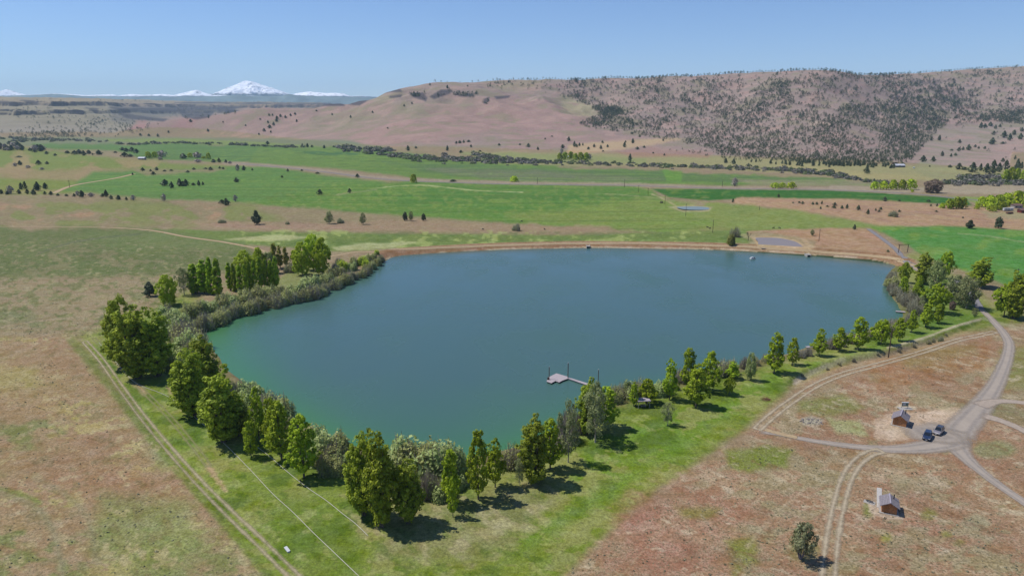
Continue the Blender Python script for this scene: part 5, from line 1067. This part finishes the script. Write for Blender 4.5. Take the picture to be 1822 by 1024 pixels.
# ------------------------------------------------------------------ objects
def M3(name, rgb, **k): return simple(name, A(*rgb), **k)
wood_red = M3('weathered_cedar', (232,164,104), rough=.85, var=.5, scale=3, col2=A(136,88,58), stretch=(5, 5, .5)); shing = M3('grey_shingles', (158,150,156), rough=.9, var=.35, scale=5, stretch=(1, 1, 1))
dockw = M3('dock_boards', (196,184,186), rough=.85, var=.2, scale=4, stretch=(.4, 6, 1)); rust = M3('rusty_steel', (122,84,66), rough=.8, var=.4, scale=4); polew = M3('dark_pole_wood', (88,70,58), rough=.9, var=.3, scale=3)
white = M3('white_paint', (225,228,230), rough=.5, var=.08); conc = M3('concrete', (190,184,176), rough=.9, var=.15); blackm = M3('black_rubber', (34,34,36), rough=.8, var=.1); darkg = M3('dark_float', (58,60,64), rough=.8, var=.1)
greenb = M3('green_board', (120,146,134), rough=.7, var=.12); pipe = M3('white_pipe', (206,202,180), rough=.6, var=.12); rock = M3('basalt_rock', (150,140,134), rough=.95, var=.4, scale=1.5, bump=.5); galv = M3('galvanised_steel', (170,174,178), rough=.45, var=.1, metal=.3)
def glass_m():
    m, nt, b = new_mat('dark_glass'); b.inputs['Base Color'].default_value = (.012, .016, .022, 1); b.inputs['Roughness'].default_value = .08; return m
glassm = glass_m()
def paintm(name, rgb, metal=.4):
    m, nt, b = new_mat(name); b.inputs['Base Color'].default_value = rgba(A(*rgb)); b.inputs['Metallic'].default_value = metal; b.inputs['Roughness'].default_value = .3; b.inputs['Coat Weight'].default_value = .6; return m
def ground_pt(px, py): return Vector(hit(px, py))
# --- two wooden vault-toilet cabins
def cabin(pA, pB, depth, h, label, ridge_h):
    a, b = ground_pt(*pA), ground_pt(*pB); w = (b-a).xy.length; rz = math.atan2(b.y-a.y, b.x-a.x); c = (a+b)/2; o = empty('wooden_cabin', (c.x, c.y, c.z), rz)
    W2 = w/2; D = depth; t = .14
    m = MB(); m.box((0, D/2, -.1), (w+1.0, D+1.0, .5)); m.build('concrete_base', conc, o)
    for nm, V, Fc in (('wall', [(-W2, 0, .15), (W2, 0, .15), (W2, 0, h), (0, 0, ridge_h-.08), (-W2, 0, h), (-W2, t, .15), (W2, t, .15), (W2, t, h), (0, t, ridge_h-.08), (-W2, t, h)], [(0, 1, 2, 3, 4), (9, 8, 7, 6, 5), (0, 5, 6, 1), (1, 6, 7, 2), (2, 7, 8, 3), (3, 8, 9, 4), (4, 9, 5, 0)]),):
        m = MB(); m.add(V, Fc); m.build(nm, wood_red, o); m = MB(); m.add([(x, y+D-t, z) for x, y, z in V], Fc); m.build(nm, wood_red, o)
    for s_ in (-1, 1): m = MB(); m.box((s_*(W2-t/2), D/2, (h+.15)/2), (t, D-2*t-.01, h-.15)); m.build('wall', wood_red, o)
    bt = MB()                                     # battens on the gable face
    n = 9
    for k in range(n+1):
        x = -W2+.06+(w-.12)*k/n; zt = h+(ridge_h-h)*(1-abs(x)/W2)-.12; bt.box((x, -.022, (zt+.17)/2), (.07, .04, zt-.17))
    bt.build('batten_strips', wood_red, o)
    d = MB(); d.box((-W2*.45, -.035, 1.2), (.95, .06, 2.05)); dd_ = d.build('door', M3('door_wood', (196,132,76), rough=.8, var=.4, scale=3, stretch=(5, 5, .5)), o); hd = MB(); hd.box((-W2*.45+.36, -.09, 1.15), (.05, .06, .2)); hd.build('handle', galv, dd_)
    ov = .55; r = MB(); sl_ = (ridge_h-h)/W2; r.add([(0, -ov, ridge_h+.05), (W2+ov, -ov, ridge_h+.05-sl_*(W2+ov)), (W2+ov, D+ov, ridge_h+.05-sl_*(W2+ov)), (0, D+ov, ridge_h+.05),
        (0, -ov, ridge_h-.08), (W2+ov, -ov, ridge_h-.08-sl_*(W2+ov)), (W2+ov, D+ov, ridge_h-.08-sl_*(W2+ov)), (0, D+ov, ridge_h-.08)], [(0, 1, 2, 3), (7, 6, 5, 4), (0, 4, 5, 1), (1, 5, 6, 2), (2, 6, 7, 3)])
    r.add([(-x, y, z) for x, y, z in r.V[:8]], [tuple(reversed(f)) for f in [(0, 1, 2, 3), (7, 6, 5, 4), (0, 4, 5, 1), (1, 5, 6, 2), (2, 6, 7, 3)]])
    roof = r.build('roof', shing, o)
    rows_ = MB()
    for s_ in (-1, 1):
        for k in range(1, 7):
            f = k/7; x = s_*(W2+ov)*f; rows_.box((x, D/2, ridge_h+.062-sl_*abs(x)), (.05, D+2*ov-.02, .03))
    rows_.build('shingle_courses', M3('shingle_edge', (120,114,118), rough=.9, var=.3, scale=4), roof)
    rc = MB(); rc.box((0, D/2, ridge_h+.07), (.3, D+2*ov+.02, .07)); rc.build('ridge_cap', M3('ridge_metal', (188,178,190), rough=.6, var=.1), roof)
    v_ = MB(); v_.tube([(W2*.55, D*.75, ridge_h-.9), (W2*.55, D*.75, ridge_h+.75)], .13, 10); v_.build('vent_pipe', blackm, roof)
    return tag(o, label, 'cabin', 'wooden cabins near the parking place')
cabin((1587.5,755), (1611.5,760.5), 4.6, 2.5, 'reddish wooden cabin with grey shingle roof beside the two parked cars', 3.75)
cabin((1568,910.5), (1595,916.5), 3.8, 2.3, 'smaller brown wooden cabin at the end of a pale walkway, nearest the camera', 3.2)
def walk():
    p0, p1 = ground_pt(1564.5, 868), ground_pt(1564.5, 903); m = MB(); n = 14; d = p1-p0; rz = math.atan2(d.y, d.x)
    for k in range(n): q_ = p0+d*((k+.5)/n); m.box((q_.x, q_.y, gz(q_.x, q_.y)+.07), (d.length/n*.93, 1.15, .14), rz)
    tag(m.build('slab_walkway', M3('pale_slabs', (214,208,200), rough=.9, var=.15), None), 'pale walkway of concrete slabs leading to the smaller cabin', 'walkway')
walk()
# --- vehicles
def car(px, py, rz, paint, label, kind='suv', L=4.7, Wd=1.88, Hh=1.68, roofm=None):
    g = ground_pt(px, py); o = empty('parked_car', (g.x, g.y, g.z+.13), rz); hw_ = Wd/2
    def ring(x, zb, zt, w, tw=.93): return [(x, -w*.94, zb), (x, -w, zb+.18), (x, -w, zt-.2), (x, -w*tw, zt), (x, w*tw, zt), (x, w, zt-.2), (x, w, zb+.18), (x, w*.94, zb)]
    body = MB(); prof = [(-L/2, .42, .78, .82), (-L/2+.06, .32, .98, .92), (-L/2+.5, .25, 1.02, .99), (-L*.15, .22, 1.02, 1), (L*.14, .22, 1.02, 1), (L*.22, .22, .99, 1), (L/2-.5, .25, .88, .97), (L/2-.1, .32, .76, .9), (L/2, .42, .66, .78)]
    body.loft([ring(x, zb, zt, hw_*w) for x, zb, zt, w in prof]); ob = body.build('body', paint, o)
    cab = MB(); x0, x1, x2, x3 = -L/2+.12, -L/2+.5, L*.06, L*.22
    def cr(x, z, w): return [(x, -w, z), (x, w, z)]
    V = [(x0, -hw_*.88, 1.0), (x3, -hw_*.9, .98), (x3, hw_*.9, .98), (x0, hw_*.88, 1.0), (x1, -hw_*.72, Hh-.08), (x2, -hw_*.74, Hh-.08), (x2, hw_*.74, Hh-.08), (x1, hw_*.72, Hh-.08)]
    cab.add(V, [(0, 1, 2, 3)[::-1], (4, 5, 6, 7), (0, 1, 5, 4), (1, 2, 6, 5), (2, 3, 7, 6), (3, 0, 4, 7)]); cab.build('cabin', roofm or paint, o)
    def lerp(a, b, t): return tuple(a[i]+(b[i]-a[i])*t for i in range(3))
    def pane(ids, ins, off):
        A_, B_, C_, D_ = [Vector(V[i]) for i in ids]; n = (B_-A_).cross(D_-A_).normalized(); c = (A_+B_+C_+D_)/4
        m = MB(); qs = [p+(c-p)*ins for p in (A_, B_, C_, D_)]; m.add([p+n*off for p in qs]+[p-n*.02 for p in qs], [(0, 1, 2, 3), (0, 4, 5, 1), (1, 5, 6, 2), (2, 6, 7, 3), (3, 7, 4, 0)]); return m
    pane((1, 2, 6, 5), .12, .012).build('windscreen', glassm, o); pane((3, 0, 4, 7), .16, .012).build('rear_window', glassm, o)
    for ids in ((0, 1, 5, 4), (2, 3, 7, 6)): pane(ids, .13, .012).build('side_window', glassm, o)
    rf = MB(); rf.loft([[(x1+.05, -hw_*.68, Hh-.075), (x1+.05, hw_*.68, Hh-.075), (x1+.05, hw_*.6, Hh-.02), (x1+.05, -hw_*.6, Hh-.02)], [(x2-.05, -hw_*.7, Hh-.075), (x2-.05, hw_*.7, Hh-.075), (x2-.05, hw_*.62, Hh), (x2-.05, -hw_*.62, Hh)]]); ro = rf.build('roof', roofm or paint, o)
    for s_ in (-1, 1): m = MB(); m.tube([(x1+.2, s_*hw_*.62, Hh+.03), (x2-.2, s_*hw_*.62, Hh+.05)], .025, 5); m.build('roof_rail', galv, ro)
    for sx in (-L*.31, L*.31):
        for s_ in (-1, 1):
            w = MB(); w.tube([(sx, s_*(hw_-.22), .24), (sx, s_*(hw_+.01), .24)], .355, 16); wo = w.build('wheel', blackm, o); h_ = MB(); h_.tube([(sx, s_*(hw_-.02), .24), (sx, s_*(hw_+.025), .24)], .2, 10); h_.build('rim', galv, wo)
    for s_ in (-1, 1):
        m = MB(); m.box((L/2-.12, s_*hw_*.66, .70), (.2, .34, .14)); m.build('headlight', white, o); m = MB(); m.box((-L/2+.06, s_*hw_*.78, .86), (.1, .2, .26)); m.build('tail_light', M3('red_lens', (170,30,28), rough=.3, var=.1), o)
        m = MB(); m.box((x3-.15, s_*(hw_+.09), 1.05), (.14, .2, .14)); m.build('side_mirror', paint, o)
    m = MB(); m.box((L/2-.005, 0, .56), (.06, .95, .2)); m.build('grille', blackm, o); m = MB(); m.box((L/2+.03, 0, .40), (.03, .5, .13)); m.build('number_plate', white, o)
    if kind == 'jeep': m = MB(); m.tube([(-L/2-.16, 0, .95), (-L/2+.04, 0, .95)], .36, 14); m.build('spare_wheel', blackm, o)
    o.scale = (1.16, 1.16, 1.16); return tag(o, label, 'car', 'cars parked by the reddish cabin')
car(1649.5, 779, math.radians(-127), paintm('navy_paint', (58,76,110)), 'dark navy blue car parked in front, nearer the camera')
car(1669.5, 770.5, math.radians(-137), paintm('silver_paint', (178,172,176)), 'silver off-road car with a dark lower body parked behind the navy one', 'jeep', 4.2, 1.85, 1.85, paintm('charcoal_paint', (92,92,100)))
# --- notice board
def board():
    g = ground_pt(1609.5, 725.5); o = empty('notice_board', g, math.radians(-4)); m = MB(); m.box((0, 0, 1.35), (1.9, .12, 1.3)); m.build('panel', greenb, o)
    for s_ in (-1, 1): m = MB(); m.box((s_*1.0, 0, .95), (.12, .12, 2.1)); m.build('post', conc, o)
    m = MB(); m.box((0, -.02, 2.06), (2.3, .5, .07)); m.build('roof', white, o); m = MB(); m.box((-.3, -.075, 1.42), (.9, .02, .7)); m.build('poster', white, o)
    m = MB(); m.box((0, -.3, .04), (4.2, 2.2, .08)); m.build('slab', conc, o)
    tag(o, 'pale green notice board on two posts behind the reddish cabin', 'sign')
board()
def bench():
    g = ground_pt(1547, 893); o = empty('concrete_bench', g, math.radians(-35)); m = MB(); m.box((0, 0, .03), (2.6, 1.6, .08)); m.build('slab', conc, o)
    m = MB(); m.box((0, 0, .46), (1.7, .42, .09)); m.build('seat', darkg, o)
    for s_ in (-1, 1): m = MB(); m.box((s_*.6, 0, .24), (.14, .36, .36)); m.build('leg', conc, o)
    tag(o, 'low dark bench on a pale slab left of the smaller cabin', 'bench')
bench()
# --- picnic shelter
def shelter():
    g = ground_pt(1144, 723); o = empty('picnic_shelter', g, math.radians(6)); m = MB(); m.box((0, 0, 2.55), (4.4, 3.0, .14)); m.box((0, 0, 2.67), (4.0, 2.6, .09)); m.build('roof', M3('grey_roof', (196,184,192), rough=.8, var=.15), o)
    for x in (-1.9, 1.9):
        for y in (-1.2, 1.2): m = MB(); m.box((x, y, 1.2), (.15, .15, 2.55)); m.build('post', conc, o)
    tag(o, 'small open picnic shelter with a flat pale roof on the shore lawn', 'shelter')
    t = empty('picnic_table', (g.x, g.y, g.z), math.radians(6)); m = MB(); m.box((0, 0, .75), (1.8, .75, .07)); m.build('table_top', dockw, t)
    for s_ in (-1, 1): m = MB(); m.box((0, s_*.7, .45), (1.8, .28, .05)); m.build('bench', dockw, t)
    for s_ in (-1, 1): m = MB(); m.box((s_*.65, 0, .37), (.1, 1.5, .08)); m.box((s_*.65, .25, .34), (.1, .1, .78)); m.box((s_*.65, -.25, .34), (.1, .1, .78)); m.build('leg_frame', dockw, t)
    tag(t, 'picnic table in the shade under the flat shelter roof', 'table')
shelter()
# --- main dock
def dock():
    z = .15; pts = lambda L_: [tuple(P(x, y, z)) for x, y in L_]; o = empty('floating_dock', tuple(P(1000, 674, -.4)))
    def deck(name, L_, mat, th_=.35, par=o):
        w = [Vector(p)-Vector(o.location) for p in pts(L_)]; n = len(w); m = MB(); m.add([tuple(p) for p in w]+[(p.x, p.y, p.z-th_) for p in w], [tuple(range(n)), tuple(reversed(range(n, 2*n)))]+[(i, (i+1) % n+0, (i+1) % n+n, i+n)[::-1] for i in range(n)]); return m.build(name, mat, par)
    D_ = deck('deck', [(990,663.5),(1010.5,669.5),(1011.5,672.5),(1001,676.3),(995,679.5),(988.5,677),(981,681),(972.5,678),(975,671)], dockw, .12)
    m = MB(); w = [Vector(p)-Vector(o.location) for p in pts([(990,664),(1010,670),(1000.5,676.5),(995,679.2),(988.5,676.8),(981,680.6),(973.4,677.6),(976,671)])]; n = len(w); m.add([(p.x, p.y, p.z-.13) for p in w]+[(p.x, p.y, p.z-.75) for p in w], [tuple(range(n))]+[(i, (i+1) % n, (i+1) % n+n, i+n)[::-1] for i in range(n)]); m.build('float', darkg, o)
    wk = deck('walkway', [(1009.5,670),(1012,673.0),(1064,691),(1069,688.6)], dockw, .2)
    m = MB()
    for k in range(40):
        f = (k+.5)/40; a = Vector(P(1009.5+(1069-1009.5)*f, 670+(688.6-670)*f, z+.004)); b = Vector(P(1001+(1064-1001)*f, 675.6+(691-675.6)*f, z+.004)); 
    for (px, py, ty, r) in ((977,674,652,.14),(1010.5,671.5,645,.15),(1064,688.5,657,.13)):
        b = Vector(P(px, py, z)); h, _ = height_from(b.x, b.y, b.z, ty); q_ = b-Vector(o.location); m = MB(); m.tube([(q_.x, q_.y, -2.2), (q_.x, q_.y, q_.z+h)], r, 9); pl = m.build('piling', rust, o)
        m = MB(); m.tube([(q_.x, q_.y, q_.z+h), (q_.x, q_.y, q_.z+h+.18)], [r*1.25, r*.3], 9); m.build('cap', white, pl); m = MB(); m.tube([(q_.x, q_.y, q_.z-.02), (q_.x, q_.y, q_.z+.09)], r*1.8, 9); m.build('collar', galv, pl)
    m = MB(); q_ = Vector(P(975.5, 675, z))-Vector(o.location); m.box((q_.x, q_.y, q_.z+.45), (.7, .35, .9)); m.build('storage_box', rust, o)
    tag(o, 'T-shaped floating dock of pale boards with three tall pilings', 'dock')
dock()
def small_dock():
    a, b = Vector(P(1594, 553, .2)), Vector(P(1611, 554.5, .2)); c = (a+b)/2; rz = math.atan2(b.y-a.y, b.x-a.x); L_ = (b-a).length; o = empty('fishing_dock', (c.x, c.y, -.4), rz); m = MB(); m.box((0, 0, .55), (L_, 1.8, .12)); m.build('deck', dockw, o)
    for x in (-L_*.45, 0, L_*.45):
        for y in (-.75, .75): m = MB(); m.tube([(x, y, -1.5), (x, y, .48)], .1, 7); m.build('post', polew, o)
    tag(o, 'small straight dock sticking out from the reeds on the right shore', 'dock')
    g = Vector(P(1441, 617, 0)); o = empty('fishing_dock', (g.x, g.y, -.4), .2); m = MB(); m.box((0, 0, .55), (3.4, 1.5, .12)); m.build('deck', dockw, o)
    for x in (-1.4, 1.4):
        for y in (-.6, .6): m = MB(); m.tube([(x, y, -1.5), (x, y, .48)], .09, 7); m.build('post', polew, o)
    tag(o, 'tiny dark platform at the water behind the grey shrubs, left of the pointed poplar', 'dock')
small_dock()
# --- white raft and dam outlets
def raft():
    g = Vector(P(1339, 460.5, -.4)); o = empty('white_raft', g, .15); m = MB(); m.loft([[(x, -1.0*w, -.1), (x, -1.1*w, .45), (x, 1.1*w, .45), (x, 1.0*w, -.1)] for x, w in ((-1.7, .8), (-1.5, 1), (1.5, 1), (1.7, .8))]); m.build('hull', white, o)
    m = MB(); m.box((0, 0, .5), (3.5, 2.3, .1)); m.build('deck', white, o); m = MB(); m.box((-.3, .1, .95), (1.6, 1.4, .8)); m.build('housing', white, o); m = MB(); m.box((1.15, 0, .8), (.7, 1.5, .5)); m.build('motor_box', darkg, o)
    tag(o, 'small white raft with a box on top, floating near the far dam', 'raft')
    for (px, py, lab) in ((1439.5,457,'pale concrete outlet with a dark mouth at the right end of the dam'), (1047,441.5,'small concrete outlet in the middle of the dam')):
        g = Vector(P(px, py, -.4)); o = empty('dam_outlet', g, 0); m = MB(); m.box((0, 3.2, 1.2), (2.2, 5.5, .25)); m.build('apron', conc, o)
        for s_ in (-1, 1): m = MB(); m.box((s_*1.2, 2.2, .8), (.25, 5.0, 1.9)); m.build('wing_wall', conc, o)
        m = MB(); m.box((0, .2, .45), (2.1, .3, .9)); m.build('grate', blackm, o); tag(o, lab, 'outlet')
raft()
# --- gate frame, poles
def post_frame():
    a, b = ground_pt(1598.5, 449.5), ground_pt(1614.5, 448.5); o = empty('ranch_gate', a); d = b-a; h, _ = height_from(a.x, a.y, a.z, 435)
    for q_ in (Vector((0, 0, 0)), d): m = MB(); m.tube([(q_.x, q_.y, -.3), (q_.x, q_.y, h)], .22, 8); m.build('post', polew, o)
    e = d.normalized()*.9; m = MB(); m.tube([(-e.x, -e.y, h-.1), (d.x+e.x, d.y+e.y, h-.1)], .17, 8); m.build('beam', polew, o); m = MB(); m.tube([(-e.x*.3, -e.y*.3, h-.95), (d.x, d.y, h-.95)], .05, 6); m.build('rail', polew, o)
    tag(o, 'tall wooden ranch gate frame over the paved road behind the dam', 'gate')
post_frame()
def pole(px, py, top, lab, arm=True, r=.17):
    g = ground_pt(px, py); h, _ = height_from(g.x, g.y, g.z, top); o = empty('utility_pole', g, .4); m = MB(); m.tube([(0, 0, -.3), (0, 0, h*.5), (0, 0, h)], [r*1.1, r, r*.75], 8); m.build('shaft', polew, o)
    if arm:
        m = MB(); m.box((0, -.16, h-.9), (2.2, .12, .14)); ar = m.build('crossarm', polew, o)
        for x in (-.95, 0, .95): m = MB(); m.tube([(x, -.16, h-.83), (x, -.16, h-.6)], .06, 6); m.build('insulator', white, ar)
    return tag(o, lab, 'pole')
pole(1580.5, 636, 584, 'dark wooden pole standing beside the rutted track along the right shore', False, .2)
pole(1457, 429, 407, 'wooden pole on the dry ground right of the grey pond'); pole(1268, 414, 391, 'wooden pole in the meadow left of the olive bush'); pole(1220, 385, 362, 'wooden pole in front of the small blue pool')
pole(1183, 364, 348, 'wooden pole just left of the blue pool'); pole(1153, 347, 334, 'pole at the left corner of the vivid green field'); pole(1136, 342, 329, 'pole in the pasture below the highway, middle of three'); pole(1111, 333, 319, 'pole beside the highway, left one of three', True, .25)
pole(956, 327, 315, 'pole beyond the highway in line with the middle of the lake', True, .25); pole(1285, 332, 322, 'pole beside the highway left of a grey tree', True, .25); pole(124, 333, 320, 'pole by the farm track in the left fields', True, .25); pole(1801, 540, 477, 'tall pole rising above the olive trees at the right edge')
pole(1351, 374, 366, 'short pole in the grass right of the blue pool', False)
# --- white irrigation pipes on the grass
def pipeline(name, pts, lab):
    w = catmull([hit(x, y) for x, y in pts], 8); w[:, 2] = gz(w[:, 0], w[:, 1])+.13; m = MB(); m.tube([tuple(p) for p in w], .085, 6); tag(m.build(name, pipe, None, True), lab, 'pipe')
pipeline('irrigation_pipe', [(176,610),(196,632),(222,662),(246,684),(300,706),(350,745),(400,790),(440,830),(485,878),(520,910),(560,950),(600,988),(642,1028)], 'long white pipe lying on the grass beside the left track')
pipeline('irrigation_pipe', [(455,793),(480,812),(510,838),(545,866),(580,890),(610,914),(632,931),(655,953)], 'short white pipe lying under the left poplars')
g = ground_pt(511, 978); m = MB(); m.loft([[(x, -.28*w, 0), (x, -.36*w, .35), (x, .36*w, .35), (x, .28*w, 0)] for x, w in ((-1.1, .8), (-1, 1), (1, 1), (1.1, .8))]); o = m.build('water_trough', white); o.location = g; o.rotation_euler = (0, 0, -.9); tag(o, 'small white trough lying in the grass between the track and the long pipe', 'trough')
# --- fire ring / brush pile, rubble
def stones(name, px, py, n, rx, ry, s0, s1, mat, lab, cat, seed):
    rn = random.Random(seed); c = ground_pt(px, py); m = MB()
    for k in range(n):
        a = rn.uniform(0, 6.28); f = rn.uniform(0, 1)**.5; x, y = c.x+rx*f*math.cos(a), c.y+ry*f*math.sin(a); r = rn.uniform(s0, s1); rings = []
        ph = rn.uniform(0, 6)
        for z, w in ((-.3, .7), (.1, 1), (.55, .8), (.8, .35)): rings.append([(x+r*w*math.cos(ph+i*1.047)*rn.uniform(.8, 1.15), y+r*w*math.sin(ph+i*1.047)*rn.uniform(.8, 1.15), gz(x, y)+z*r) for i in range(6)])
        m.loft(rings)
    return tag(m.build(name, mat), lab, cat, kind='stuff')
stones('rubble_patch', 1446, 749, 46, 4.0, 2.6, .12, .42, rock, 'patch of grey rubble on the dry ground left of the reddish cabin', 'rubble', 2)
stones('dam_riprap', 1480, 461, 0, 1, 1, .1, .2, rock, 'x', 'x', 3) if False else None
def brushpile():
    c = ground_pt(1363, 711); rn = random.Random(8); m = MB()
    for k in range(46): a = rn.uniform(0, 3.14); L_ = rn.uniform(.8, 1.8); x, y = rn.uniform(-1.3, 1.3), rn.uniform(-.9, .9); z = rn.uniform(.1, .8)*(1-abs(x)/1.8); m.tube([(x-L_*math.cos(a)/2, y-L_*math.sin(a)/2, z), (x+L_*math.cos(a)/2, y+L_*math.sin(a)/2, z+rn.uniform(-.2, .25))], .05, 4)
    o = m.build('brush_pile', M3('dead_branches', (150,104,78), rough=.9, var=.4)); o.location = c; tag(o, 'brown pile of dead branches on the green lawn', 'brush pile')
brushpile()
def cow(px, py, lab, rz):
    if not hasattr(cow, 'proto'):
        me = bpy.data.meshes.new('cow'); pts = [((0,0,1.15),.36),((.55,0,1.18),.34),((-.6,0,1.2),.33),((.95,0,1.3),.2),((1.25,0,1.35),.15),((1.5,0,1.2),.09),((-.9,0,1.15),.05),((-.98,0,.6),.03)]
        E = [(0,1),(1,3),(3,4),(4,5),(0,2),(2,6),(6,7)]
        for x, par in ((.6,1),(-.62,2)):
            for s_ in (-1,1):
                n = len(pts); pts += [((x,.2*s_,.85),.13),((x+(.04 if x > 0 else -.08),.2*s_,.45),.07),((x,.2*s_,.03),.06)]; E += [(par,n),(n,n+1),(n+1,n+2)]
        me.from_pydata([p[0] for p in pts], E, []); me.update(); o = bpy.data.objects.new('cow', me); COL.objects.link(o); m = o.modifiers.new('skin', 'SKIN'); m.use_smooth_shade = True
        for i, p in enumerate(pts): me.skin_vertices[0].data[i].radius = (p[1], p[1])
        me.skin_vertices[0].data[0].use_root = True; o.modifiers.new('sub', 'SUBSURF').render_levels = 1; o.data.materials.append(M3('black_hide', (40,34,32), rough=.8, var=.2)); cow.proto = o; c = o
    else: c = cow.proto.copy(); COL.objects.link(c)
    c.location = ground_pt(px, py); c.rotation_euler = (0, 0, rz); tag(c, lab, 'cow', 'cows grazing behind the dam')
_m0 = bpy.data.meshes.new('tmp')
try:
    cow(928, 395, 'black cow near the grey shrub on the dry plain', .4); cow(969, 409, 'black cow in the meadow above the middle of the dam', 2.2); cow(859, 409.5, 'black cow in the meadow left of the grey shrub', .1); cow(1259, 406, 'black cow left of the meadow pole, left one of two', 3.0); cow(1263, 407.5, 'black cow left of the meadow pole, right one of two', .6); cow(1376, 407, 'black cow above the pond, left one of two', .2); cow(1387, 407, 'black cow above the pond, right one of two', 2.9)
except Exception as e: print('cow', e)
# --- far buildings
def barn(px, py, wpx, dm, h, rh, roofm, wallm, lab, rz=0, name='farm_building'):
    g = ground_pt(px, py); fd = g.y*cp+95*sp; w = wpx*fd/F; o = empty(name, g, rz); m = MB(); m.box((0, dm/2, h/2), (w, dm, h)); wl = m.build('wall', wallm, o); W2 = dm/2+.6
    r = MB(); r.add([(-w/2-.5, -.6, h), (w/2+.5, -.6, h), (w/2+.5, dm/2, h+rh), (-w/2-.5, dm/2, h+rh), (w/2+.5, dm+.6, h), (-w/2-.5, dm+.6, h)], [(0, 1, 2, 3), (3, 2, 4, 5), (0, 3, 5), (1, 4, 2), (0, 5, 4, 1)]); r.build('roof', roofm, o)
    n = max(2, int(w/5))
    for k in range(n): m = MB(); m.box((-w/2+w*(k+.5)/n, -.02, h*.52), (1.4, .06, h*.35)); m.build('window', glassm, o)
    return tag(o, lab, 'building')
tin = M3('white_tin_roof', (222,224,230), rough=.4, var=.05); redw = M3('red_barn_wood', (128,52,44), rough=.8, var=.2); palew = M3('pale_siding', (190,182,176), rough=.8, var=.1); darkw = M3('dark_siding', (70,46,42), rough=.8, var=.2); brownr = M3('brown_roof', (130,100,92), rough=.8, var=.2)
barn(251, 284, 11, 9, 3, 2.2, tin, palew, 'white-roofed farm building among trees in the left part of the valley'); barn(1602, 297.5, 17, 12, 3, 2.6, tin, M3('grey_siding', (110,120,128), rough=.8, var=.1), 'long house with a pale metal roof at the foot of the wooded hill')
barn(1594, 293.5, 6, 7, 3.5, 1.4, darkw, darkw, 'small dark shed behind the long pale-roofed house'); barn(1013, 282, 6, 8, 3, 2.4, tin, palew, 'tiny white house half hidden in the homestead grove'); barn(1823, 379, 12, 6, 2.8, 1.6, brownr, redw, 'red barn cut by the right edge of the view')
barn(1812, 370, 14, 6, 2.6, 1.6, brownr, palew, 'house with a faded brown roof behind the trees of the right farm')
def trailer(px, py, L_, h, mat, lab, rz, wm=white):
    g = ground_pt(px, py); o = empty('camper_trailer', g, rz); m = MB(); m.loft([[(x, -1.2, .5), (x, -1.25, h-.3), (x, -1.0, h), (x, 1.0, h), (x, 1.25, h-.3), (x, 1.2, .5)] for x in (-L_/2, -L_/2+.3, L_/2-.4, L_/2)]); m.build('body', mat, o)
    for x in (-.6, .6):
        for s_ in (-1, 1): m = MB(); m.tube([(x, s_*1.0, .38), (x, s_*1.28, .38)], .38, 12); m.build('wheel', blackm, o)
    for x in (-L_*.3, 0, L_*.3): m = MB(); m.box((x, -1.26, h*.62), (1.1, .06, .6)); m.build('window', glassm, o)
    tag(o, lab, 'trailer')
trailer(1793, 375, 9.5, 3.0, white, 'white camper trailer parked under the trees of the right farm', .05); trailer(1796, 380.5, 6, 1.9, rust, 'low brown trailer in front of the white camper', .1); trailer(1626, 299.5, 5, 2.4, white, 'small white trailer right of the long pale-roofed house', .8)
# ------------------------------------------------------------------ labels of the plants
by = {}
for o, px, desc, area, cat, grp_ in QUEUE:
    if area is None: tag(o, desc, cat, 'trees round the lake' if cat == 'tree' else None)
    else: by.setdefault((desc, area), []).append((px, o, cat, grp_))
for (desc, area), L_ in by.items():
    L_.sort(key=lambda t: t[0])
    for k, (px, o, cat, grp_) in enumerate(L_):
        n = len(L_); s_ = desc+' '+area
        if n == 2: s_ += (', left one', ', right one')[k]
        elif n > 2: s_ += ', the leftmost' if k == 0 else (', the rightmost' if k == n-1 else ', '+ordw(k+1)+' from the left')
        tag(o, s_, cat, grp_)
for L_ in PROTO.values():
    for pr in L_:
        if not pr[3] and 'label' not in pr[0]:
            for ch in list(pr[0].children): bpy.data.objects.remove(ch)
            bpy.data.objects.remove(pr[0])
# ------------------------------------------------------------------ air
hb = MB(); hb.box((0, 10000, (1150-250)/2), (60000, 34000, 1400)); m = bpy.data.materials.new('thin_haze'); m.use_nodes = True; nt = m.node_tree; nt.nodes.clear()
out = nt.nodes.new('ShaderNodeOutputMaterial'); pv = nt.nodes.new('ShaderNodeVolumePrincipled'); pv.inputs['Color'].default_value = (.50, .74, 1, 1); pv.inputs['Density'].default_value = HAZE; pv.inputs['Anisotropy'].default_value = .0
nt.links.new(pv.outputs[0], out.inputs['Volume']); tag(hb.build('haze', m), kind='stuff')
